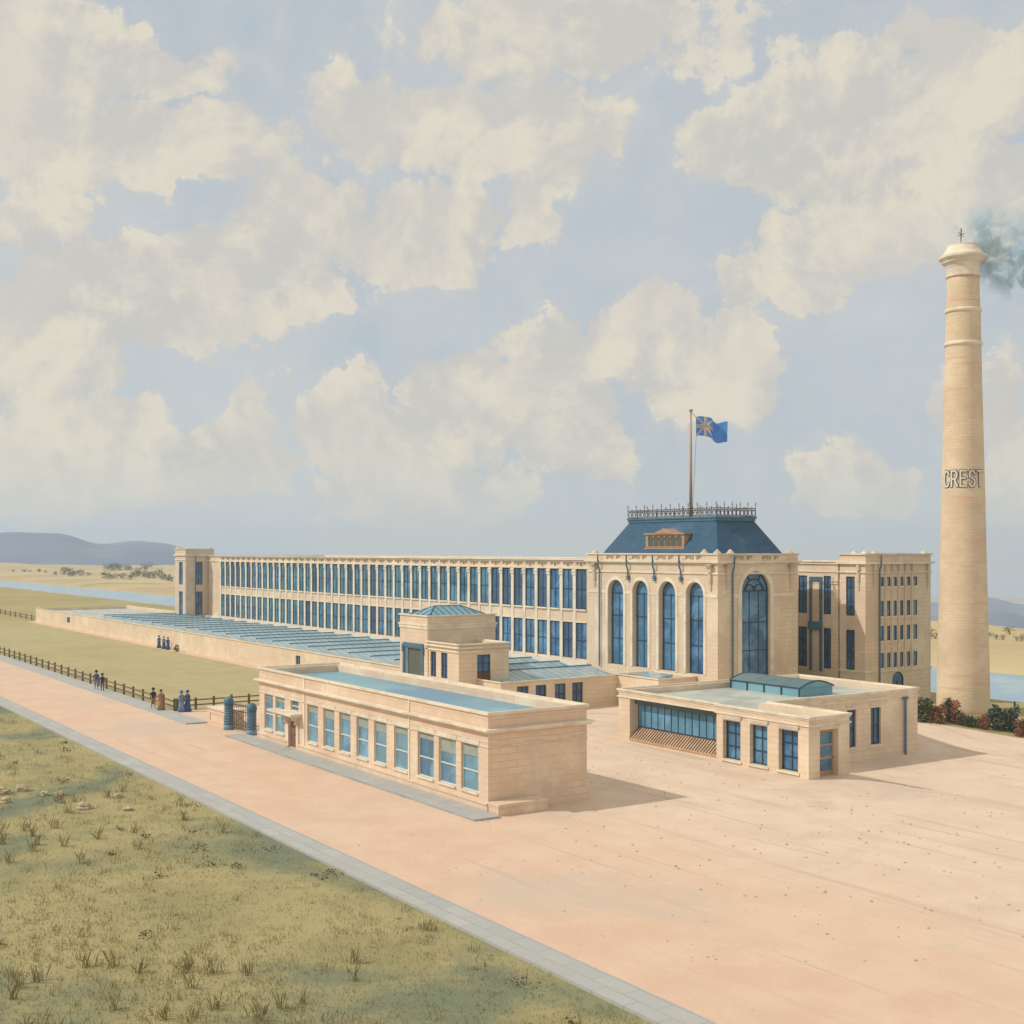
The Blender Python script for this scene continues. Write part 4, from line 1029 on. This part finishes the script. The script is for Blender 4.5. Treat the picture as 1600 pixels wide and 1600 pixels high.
far = [(38, 892, 1.6), (62, 892, 2.0), (72, 895, 1.2), (100, 897, 2.6), (106, 899, 3.4), (118, 900, 2.0), (128, 900, 2.2), (86, 899, 1.6),
       (168, 889, 3.4), (176, 890, 3.8), (186, 890, 4.2), (196, 891, 3.6), (230, 890, 3.6), (165, 904, 2.4), (176, 905, 2.0), (190, 905, 2.2), (203, 906, 2.0), (217, 903, 3.0),
       (224, 904, 2.6), (234, 905, 2.4), (247, 904, 3.0), (253, 906, 2.0), (262, 907, 2.0), (46, 890, 1.3), (180, 888, 3.0), (204, 891, 2.2), (112, 901, 2.0), (170, 905, 1.6), (240, 905, 1.8), (228, 890, 2.0), (20, 893, 1.2), (268, 908, 1.6), (138, 900, 1.4), (212, 904, 2.2)]
for k, (px, py, h) in enumerate(far):
    x, y = spot(px, py); h *= 1.5
    shrub(x, y, h, h * R.uniform(1.3, 1.9), R.choice(('teal', 'olive', 'green', 'teal')), 'small dark bush scattered on the tan fields beyond the river on the left', 'bushes on the far left fields', 260, 'bush', True, 'bush')
for k, (px, py, h) in enumerate([(1454, 996, 1.5), (1461, 999, 1.1), (1548, 997, 1.0), (1556, 1000, .9), (1567, 1001, 1.0), (1577, 994, 1.6), (1588, 1003, .9), (1597, 1002, 1.2)]):
    x, y = spot(px, py)
    shrub(x, y, h, h * 1.5, R.choice(('teal', 'olive')), 'small grey green bush on the low rise beyond the river behind the chimney', 'bushes on the far right rise', 120, 'bush', True, 'bush')
x, y = spot(275, 1012); shrub(uX(276, 56.9), 56.9, 1.1, 1.6, 'green', 'low straggly green bush against the shed wall beside three women', None, 260)

# foreground grass
mb = MB()
def blade(x, y, h, lean, wdt):
    z = gz(x, y); t = R.uniform(0, 6.28); dx, dy = math.cos(t) * wdt, math.sin(t) * wdt; lx, ly = math.cos(t + 1.3) * lean, math.sin(t + 1.3) * lean
    k = len(mb.v); mb.v += [(x - dx, y - dy, z), (x + dx, y + dy, z), (x + lx * .4, y + ly * .4, z + h * .6), (x + lx, y + ly, z + h)]
    mb.f += [(k, k + 1, k + 2), (k, k + 2, k + 3)]; mb.m += [0, 0]
for _ in range(5200):
    d = 34 + 95 * R.random() ** 1.5; a = R.uniform(-.44, .44); x, y = CX * a * d - SX * d, SX * a * d + CX * d
    if y > 23.4: continue
    dens = mnoise.noise((x * .12, y * .12, 3.))
    if dens < -.05 and R.random() < .8: continue
    hh = R.uniform(.12, .3) * (1.7 if R.random() < .10 else 1)
    for _b in range(9): blade(x + R.gauss(0, .16), y + R.gauss(0, .16), hh * R.uniform(.6, 1.2), R.uniform(.02, .16), .014)
for _ in range(26000):
    d = 34 + 95 * R.random() ** 1.3; a = R.uniform(-.44, .44); x, y = CX * a * d - SX * d, SX * a * d + CX * d
    if y > 23.7: continue
    for _b in range(4): blade(x + R.gauss(0, .25), y + R.gauss(0, .25), R.uniform(.05, .16), R.uniform(.02, .1), .012)
for _ in range(420):
    d = 34 + 80 * R.random() ** 1.3; a = R.uniform(-.44, .40); x, y = CX * a * d - SX * d, SX * a * d + CX * d
    if y > 23.2 or mnoise.noise((x * .07, y * .07, 9.)) < -.05: continue
    for _b in range(16): blade(x + R.gauss(0, .1), y + R.gauss(0, .1), R.uniform(.3, .75), R.uniform(.08, .35), .016)
tag(mb.build('grass', GRASSM), 'dry grass tufts growing in the foreground verge', 'grass', None, 'stuff')
mb = MB()
for _ in range(900):
    d = 42 + 60 * R.random(); a = R.uniform(-.3, .42); x, y = CX * a * d - SX * d, SX * a * d + CX * d
    if y < 26 or (y < 45 and x < -54) or y > 80 or (x < -52 and y > 56): continue
    z = gz(x, y) + .03; r = R.uniform(.02, .075); t0 = R.uniform(0, 6.28)
    P = [(x + r * 1.4 * math.cos(t0 + q * 1.257) * R.uniform(.7, 1.1), y + r * math.sin(t0 + q * 1.257) * R.uniform(.7, 1.1), z) for q in range(5)]
    top = (x, y, z + r * .8)
    for q in range(5): mb.quad(P[q], P[(q + 1) % 5], top)
tag(mb.build('gravel', ROCK), 'loose small stones scattered over the sandy yard and road', 'gravel', None, 'stuff')
mb = MB()
for _ in range(330):
    d = 36 + 85 * R.random() ** 1.2; a = R.uniform(-.43, .36); x, y = CX * a * d - SX * d, SX * a * d + CX * d
    edge_ = 22.2 < y < 23.7
    if y > 23.7 or (not edge_ and mnoise.noise((x * .09, y * .13, 2.)) < .08): continue
    z = gz(x, y); w_ = R.uniform(.15, .5)
    for q in range(34):
        p = Vector((x + R.gauss(0, w_), y + R.gauss(0, w_ * .6), z + abs(R.gauss(0, .09)) + .01)); A = Vector((R.gauss(0, 1), R.gauss(0, 1), R.gauss(0, .6))).normalized(); B = A.orthogonal().normalized(); sz = R.uniform(.03, .085)
        mb.quad(p - A * sz, p + B * sz * .5, p + A * sz, p - B * sz * .5)
tag(mb.build('scrub', leaf_mat('scrub_leaves', (.04, .045, .03), (.17, .15, .08))), 'low dark scrub scattered through the dry grass verge', 'scrub', None, 'stuff')
for k, (px, py, s) in enumerate([(5, 1240, .55), (35, 1236, .5), (8, 1254, .42), (93, 1243, .35), (131, 1264, .5), (184, 1246, .35), (200, 1266, .35), (70, 1243, .35)]):
    x, y = spot(px, py); m = bpy.data.meshes.new('rock'); import bmesh
    bm = bmesh.new(); bmesh.ops.create_icosphere(bm, subdivisions=3, radius=s * .72)
    for v in bm.verts:
        nv = mnoise.noise(v.co * 2.6 / s + Vector((k * 3.1, 0, 0))); v.co *= 1 + .45 * nv; v.co.z *= .7
    bm.to_mesh(m); bm.free(); m.materials.append(ROCK)
    o = bpy.data.objects.new('rock', m); COL.objects.link(o); o.location = (x, y, gz(x, y) + s * .25)
    tag(o, ['large pale rock in the verge at the left picture edge', 'pale rock in the verge, second from the left edge', 'low pale rock in the verge, lowest at the left edge', 'small rock among grass right of the pale boulders',
            'pale rock low in the verge, right of the dark hollow', 'small rock in the verge near the kerb', 'small low rock nearest the kerb at the bottom', 'small dark rock beside the second pale boulder'][k], 'rock', 'rocks in the grass verge')

# ================================================================== PEOPLE
SKINM = plain('skin', (.50, .32, .23), rough=.6); HAIR = plain('dark_hair', (.03, .025, .02), rough=.7)
CL = {'blue': plain('blue_cloth', (.07, .11, .25), (.05, .08, .20), .9, 3.), 'pale': plain('pale_blue_cloth', (.20, .27, .42), (.16, .22, .36), .9, 3.), 'brown': plain('tan_cloth', (.42, .22, .11), (.34, .18, .09), .9, 3.),
      'dark': plain('dark_cloth', (.035, .04, .07), (.03, .03, .05), .9, 3.), 'white': plain('white_cloth', (.6, .58, .55), (.5, .5, .5), .9, 3.)}
def person(x, y, face, label, h=1.72, top='blue', bottom='blue', skirt=False, hat=True, stride=.18, z=None, group='people outside the mill'):
    z = gz(x, y) + .03 if z is None else z
    root = thing('person', (x, y, z), label, 'person', group)
    k = h / 1.72
    J = [((0, 0, .93), .145), ((0, 0, 1.12), .13), ((0, .01, 1.34), .165), ((0, 0, 1.47), .07), ((0, -.015, 1.56), .075), ((0, -.02, 1.64), .10), ((0, -.01, 1.71), .06)]
    E = [(i, i + 1) for i in range(6)]
    for s in (-1, 1):
        b = len(J); st = stride * s
        J += [((.1 * s, 0, .88), .10), ((.105 * s, -st * .45 - .02, .48), .068), ((.11 * s, -st + (.12 if s < 0 else 0), .09), .045), ((.12 * s, -st - .14 + (.12 if s < 0 else 0), .035), .035)]
        E += [(0, b), (b, b + 1), (b + 1, b + 2), (b + 2, b + 3)]
        b = len(J)
        J += [((.19 * s, .01, 1.38), .065), ((.25 * s, .04 + st * .25, 1.10), .048), ((.23 * s, -.06 + st * .5, .87), .035), ((.225 * s, -.08 + st * .5, .79), .03)]
        E += [(2, b), (b, b + 1), (b + 1, b + 2), (b + 2, b + 3)]
    me = bpy.data.meshes.new('body'); me.from_pydata([tuple(c * k for c in j[0]) for j in J], E, [])
    o = bpy.data.objects.new('body', me); COL.objects.link(o)
    sk = o.modifiers.new('skin', 'SKIN'); me.skin_vertices.new() if not me.skin_vertices else None
    for i, j in enumerate(J): me.skin_vertices[0].data[i].radius = (j[1] * k, j[1] * k); me.skin_vertices[0].data[i].use_root = (i == 0)
    ss = o.modifiers.new('sub', 'SUBSURF'); ss.levels = 1; ss.render_levels = 1
    dg = bpy.context.evaluated_depsgraph_get(); dg.update()
    nm = bpy.data.meshes.new_from_object(o.evaluated_get(dg)); o.modifiers.clear(); o.data = nm; nm.name = 'body'
    for m in (CL[top], CL[bottom], SKINM): nm.materials.append(m)
    for p in nm.polygons:
        c = p.center / k; p.use_smooth = True
        p.material_index = 2 if (c.z > 1.5 or (abs(c.x) > .16 and c.z < .84 and c.z > .7)) else (0 if c.z > .93 or abs(c.x) > .19 else 1)
    o.parent = root
    if skirt:
        mb = MB(); mb.lathe((x, y, z), [(.15 * k, .98 * k), (.2 * k, .85 * k), (.26 * k, .45 * k), (.36 * k, .04 * k), (.33 * k, .03 * k)][::-1], 16); mb.build('skirt', CL[bottom], root, True)
    mb = MB(); mb.lathe((x, y, z), [(.115 * k, 1.62 * k), (.125 * k, 1.68 * k), (.11 * k, 1.75 * k), (.04 * k, 1.79 * k)], 12); ho = mb.build('hair', HAIR, root, True)
    if hat:
        mb = MB(); mb.lathe((x, y, z), [(.19 * k, 1.72 * k), (.19 * k, 1.735 * k), (.115 * k, 1.745 * k), (.11 * k, 1.84 * k), (.03 * k, 1.86 * k)], 14); mb.build('hat', CL['dark' if not skirt else top], root, True)
    root.rotation_euler = (0, 0, face)
    return root
def at(px, py, **kw): return spot(px, py, **kw)
for k, (px, t, lab) in enumerate(((248.5, 'blue', 'woman in long blue dress by the shed wall, left of three'), (256, 'pale', 'woman in paler blue dress by the shed wall, middle of three'), (262.5, 'blue', 'woman in long blue dress by the shed wall, nearest the straggly bush'))):
    person(uX(px, 57.0), 57.0, rad(60 + k * 15), lab, 1.68, t, 'blue', True, group='women walking by the shed wall')
pv = .14
for px, py, b, lab, hat, hh in ((150.5, 1077.5, 'pale', 'taller man in pale blue with dark hat walking on the pavement by the fence', True, 1.82), (160, 1080, 'blue', 'shorter man in darker blue walking on the pavement by the fence', True, 1.66)):
    x, y = spot(px, py, pv); person(x, y, rad(75), lab, hh, 'blue' if b == 'pale' else 'dark', b, False, hat, .24, pv, 'men walking on the pavement')
for px, py, t, b, sk, lab in ((239.5, 1107, 'dark', 'brown', False, 'person in dark coat and tan trousers on the pavement by the fence'), (251.5, 1109, 'brown', 'brown', True, 'person in long tan dress on the pavement near the fence corner')):
    x, y = spot(px, py, pv); person(x, y, rad(80), lab, 1.72, t, b, sk, not sk, .2, pv, 'tan dressed pair on the pavement')
for px, py, t, lab in ((283.5, 1112.5, 'pale', 'woman in pale blue dress right of the fence corner'), (293, 1112, 'blue', 'woman in darker blue dress right of the fence corner, nearer the gate')):
    x, y = spot(px, py); person(x, y, rad(95), lab, 1.74, t, t, True, True, .1, None, 'women standing at the fence corner')

# ================================================================== SMOKE, HAZE
def vol_mat(name):
    m = bpy.data.materials.new(name); m.use_nodes = True; nt = m.node_tree; nt.nodes.clear()
    o = nt.nodes.new('ShaderNodeOutputMaterial'); v = nt.nodes.new('ShaderNodeVolumePrincipled'); nt.links.new(v.outputs[0], o.inputs['Volume'])
    return m, nt, v
sm_m, nt, v = vol_mat('chimney_smoke'); v.inputs['Color'].default_value = (.60, .82, .95, 1); v.inputs['Anisotropy'].default_value = .0
g = N(nt, 'ShaderNodeNewGeometry').outputs['Position']
tc = N(nt, 'ShaderNodeTexCoord').outputs['Object']
ln = N(nt, 'ShaderNodeVectorMath', operation='LENGTH'); nt.links.new(tc, ln.inputs[0])
fall = ramp(nt, ln.outputs['Value'], 1.0, .55)
th = ramp(nt, noise_out(nt, g, .62, 5, .62, .5), .49, .545)
mu = N(nt, 'ShaderNodeMath', operation='MULTIPLY'); nt.links.new(fall, mu.inputs[0]); nt.links.new(th, mu.inputs[1])
mu2 = N(nt, 'ShaderNodeMath', operation='MULTIPLY'); nt.links.new(mu.outputs[0], mu2.inputs[0]); mu2.inputs[1].default_value = 1.15
nt.links.new(mu2.outputs[0], v.inputs['Density'])
import bmesh
me = bpy.data.meshes.new('smoke'); bm = bmesh.new(); bmesh.ops.create_icosphere(bm, subdivisions=4, radius=1.); bm.to_mesh(me); bm.free(); me.materials.append(sm_m)
so = bpy.data.objects.new('smoke', me); COL.objects.link(so)
ctr = Vector((chx, chy, 40.0)) + rv * 4.0
so.location = ctr; so.scale = (6.2, 1.8, 4.3); so.rotation_euler = (0, rad(28), math.atan2(SX, CX))
tag(so, 'blue grey smoke drifting right from the chimney top', 'smoke', None, 'stuff')

hz, nt, v = vol_mat('haze_air'); v.inputs['Color'].default_value = (.70, .84, 1.0, 1); v.inputs['Density'].default_value = 3.2e-4; v.inputs['Anisotropy'].default_value = .2
USE_HAZE = True
if USE_HAZE:
    mb = MB(); mb.wbox(-4300, 3100, -2500, 4300, -168, 60); ho = mb.build('haze', hz); tag(ho, 'thin blue haze over the far fields and hills', 'haze', None, 'stuff')

# ================================================================== SKY, SUN, CAMERA
sun_h = Vector((.47, .883)); elev = rad(43)
ld = Vector((sun_h.x * math.cos(elev), sun_h.y * math.cos(elev), -math.sin(elev)))
L = bpy.data.lights.new('sun', 'SUN'); L.energy = 2.5; L.angle = rad(.6); L.color = (1., .94, .84)
lo_ = bpy.data.objects.new('sun', L); COL.objects.link(lo_); lo_.rotation_euler = ld.to_track_quat('-Z', 'Y').to_euler(); lo_.location = (0, 0, 80)
W = bpy.data.worlds.new('World'); sc.world = W; W.use_nodes = True; nt = W.node_tree; nt.nodes.clear()
out = nt.nodes.new('ShaderNodeOutputWorld'); bg = nt.nodes.new('ShaderNodeBackground'); nt.links.new(bg.outputs[0], out.inputs[0])
sky = nt.nodes.new('ShaderNodeTexSky'); sky.sky_type = 'NISHITA'; sky.sun_disc = False; sky.sun_elevation = elev
sky.sun_rotation = math.atan2(-ld.x, -ld.y)
tc = nt.nodes.new('ShaderNodeTexCoord'); gen = tc.outputs['Generated']
mp = nt.nodes.new('ShaderNodeMapping'); mp.vector_type = 'POINT'; mp.inputs['Rotation'].default_value = (0, 0, -math.atan2(SX, CX)); nt.links.new(gen, mp.inputs['Vector'])
sp = nt.nodes.new('ShaderNodeSeparateXYZ'); nt.links.new(mp.outputs[0], sp.inputs[0])
def M_(op, a, b=None):
    n = nt.nodes.new('ShaderNodeMath'); n.operation = op
    for i, q in enumerate((a, b)):
        if q is None: continue
        if isinstance(q, (int, float)): n.inputs[i].default_value = q
        else: nt.links.new(q, n.inputs[i])
    return n.outputs[0]
az = M_('ARCTAN2', sp.outputs[0], sp.outputs[1]); el = M_('ARCSINE', sp.outputs[2])
cb = nt.nodes.new('ShaderNodeCombineXYZ'); nt.links.new(az, cb.inputs[0]); nt.links.new(el, cb.inputs[1])
# ragged cloud edges: the coordinate is pushed about by noise first
def nvec(vec, sc_, amp, det=4):
    n = nt.nodes.new('ShaderNodeTexNoise'); n.inputs['Scale'].default_value = sc_; n.inputs['Detail'].default_value = det; n.inputs['Roughness'].default_value = .6
    nt.links.new(vec, n.inputs['Vector'])
    s = nt.nodes.new('ShaderNodeVectorMath'); s.operation = 'SUBTRACT'; nt.links.new(n.outputs['Color'], s.inputs[0]); s.inputs[1].default_value = (.5, .5, .5)
    k = nt.nodes.new('ShaderNodeVectorMath'); k.operation = 'SCALE'; nt.links.new(s.outputs[0], k.inputs[0]); k.inputs['Scale'].default_value = amp
    a = nt.nodes.new('ShaderNodeVectorMath'); a.operation = 'ADD'; nt.links.new(vec, a.inputs[0]); nt.links.new(k.outputs[0], a.inputs[1])
    return a.outputs[0]
wv = nvec(nvec(cb.outputs[0], 8., .12, 6), 30., .035, 4)
def azel(px, py):
    a, b = (px - 800) / FOC, (860 - py) / FOC; return math.atan(a), math.atan2(b, math.sqrt(1 + a * a))
CLOUD = [(60, 330, 80, 42, 1), (55, 530, 100, 110, 1), (235, 485, 130, 75, 1), (290, 400, 75, 50, .9), (420, 440, 110, 100, 1), (470, 340, 130, 90, 1), (610, 380, 75, 75, 1), (705, 380, 65, 65, .9),
         (140, 725, 240, 58, 1), (90, 655, 130, 40, .8), (395, 700, 62, 60, 1), (390, 640, 25, 45, .8), (545, 640, 60, 50, 1), (610, 690, 110, 38, 1), (725, 640, 95, 80, 1), (690, 765, 150, 55, 1),
         (860, 640, 100, 90, 1), (840, 540, 75, 40, 1), (1000, 520, 90, 75, 1), (1150, 430, 75, 70, 1), (1145, 560, 85, 100, 1), (1290, 390, 130, 85, 1), (1100, 600, 130, 55, .9),
         (1290, 745, 55, 55, .9), (1375, 745, 55, 50, .9), (1440, 335, 70, 70, 1), (1570, 320, 80, 55, .9), (820, 345, 45, 45, .9), (1570, 740, 45, 170, .9), (1480, 640, 50, 50, .6), (950, 700, 90, 40, .6),
         (560, 800, 60, 22, .5), (320, 780, 60, 30, .5), (230, 200, 250, 70, .9), (760, 190, 240, 100, .9), (1330, 200, 250, 100, .9), (900, 30, 300, 70, .8), (100, 60, 250, 70, .8), (1500, 60, 200, 60, .8)]
acc = None
for (px, py, rx, ry, s) in CLOUD:
    a0, e0 = azel(px, py)
    d = nt.nodes.new('ShaderNodeVectorMath'); d.operation = 'SUBTRACT'; nt.links.new(wv, d.inputs[0]); d.inputs[1].default_value = (a0, e0, 0)
    m = nt.nodes.new('ShaderNodeVectorMath'); m.operation = 'MULTIPLY'; nt.links.new(d.outputs[0], m.inputs[0]); m.inputs[1].default_value = (FOC / rx, FOC / ry, 0)
    l = nt.nodes.new('ShaderNodeVectorMath'); l.operation = 'LENGTH'; nt.links.new(m.outputs[0], l.inputs[0])
    r = nt.nodes.new('ShaderNodeMapRange'); nt.links.new(l.outputs['Value'], r.inputs[0]); r.inputs[1].default_value = 1.55; r.inputs[2].default_value = .3; r.inputs[3].default_value = 0; r.inputs[4].default_value = s
    acc = r.outputs[0] if acc is None else M_('MAXIMUM', acc, r.outputs[0])
n1 = noise_out(nt, cb.outputs[0], 6.5, 9, .66, .25)
# the same cover a little nearer the sun: its difference gives the lit edge of each heap
up = nt.nodes.new('ShaderNodeVectorMath'); up.operation = 'ADD'; nt.links.new(cb.outputs[0], up.inputs[0]); up.inputs[1].default_value = (-.018, .03, 0)
n1b = noise_out(nt, up.outputs[0], 6.5, 9, .66, .25)
side = M_('MAXIMUM', ramp(nt, M_('ABSOLUTE', az), .42, .6), ramp(nt, el, .40, .55))
field = M_('ADD', M_('MULTIPLY', M_('SUBTRACT', n1, .5), 1.7), M_('MAXIMUM', M_('SUBTRACT', M_('MULTIPLY', acc, .95), .05), M_('MULTIPLY', side, .46)))
mask = M_('ADD', M_('MULTIPLY', ramp(nt, field, .28, .38), .8), M_('MULTIPLY', ramp(nt, field, .0, .36), .2))
lit = ramp(nt, M_('SUBTRACT', n1, n1b), -.07, .09)
n2 = noise_out(nt, wv, 11., 6, .62, .5); n3 = noise_out(nt, cb.outputs[0], 4., 5, .6, .6)
cloud = mixc(nt, lit, (.565, .555, .525), (.725, .675, .565))
cloud = mixc(nt, M_('MULTIPLY', ramp(nt, n2, .44, .62), .55), cloud, (.63, .595, .545))
skyn = mixc(nt, 1., sky.outputs[0], (.10, .10, .10), 'MULTIPLY')
veil = mixc(nt, ramp(nt, n3, .35, .68), (.465, .53, .585), (.57, .60, .615))
veil = mixc(nt, M_('MULTIPLY', ramp(nt, noise_out(nt, wv, 14., 6, .62), .44, .64), .7), veil, (.56, .575, .595))
low = ramp(nt, el, .085, -.01)
veil = mixc(nt, M_('MULTIPLY', low, .6), veil, (.515, .565, .64))
blue = mixc(nt, .92, skyn, veil)
col = mixc(nt, M_('MULTIPLY', mask, M_('SUBTRACT', 1., M_('MULTIPLY', low, .75))), blue, cloud)
nt.links.new(col, bg.inputs['Color']); bg.inputs['Strength'].default_value = 1.04

cam = bpy.data.cameras.new('camera'); co = bpy.data.objects.new('camera', cam); COL.objects.link(co)
co.location = (0, 0, EYE); co.rotation_euler = (rad(90), 0, math.atan2(SX, CX)); cam.sensor_width = 36; cam.lens = 36 * FOC / 1600; cam.shift_y = (HOR - 800) / 1600; cam.clip_end = 20000; cam.clip_start = .5
sc.camera = co
sc.view_settings.view_transform = 'Standard'; sc.view_settings.look = 'None'; sc.view_settings.exposure = 0; sc.view_settings.gamma = 1
sc.render.engine = 'CYCLES'
sc.cycles.use_denoising = True
sc.cycles.max_bounces = 5; sc.cycles.diffuse_bounces = 3; sc.cycles.glossy_bounces = 2; sc.cycles.volume_bounces = 1; sc.cycles.transparent_max_bounces = 8
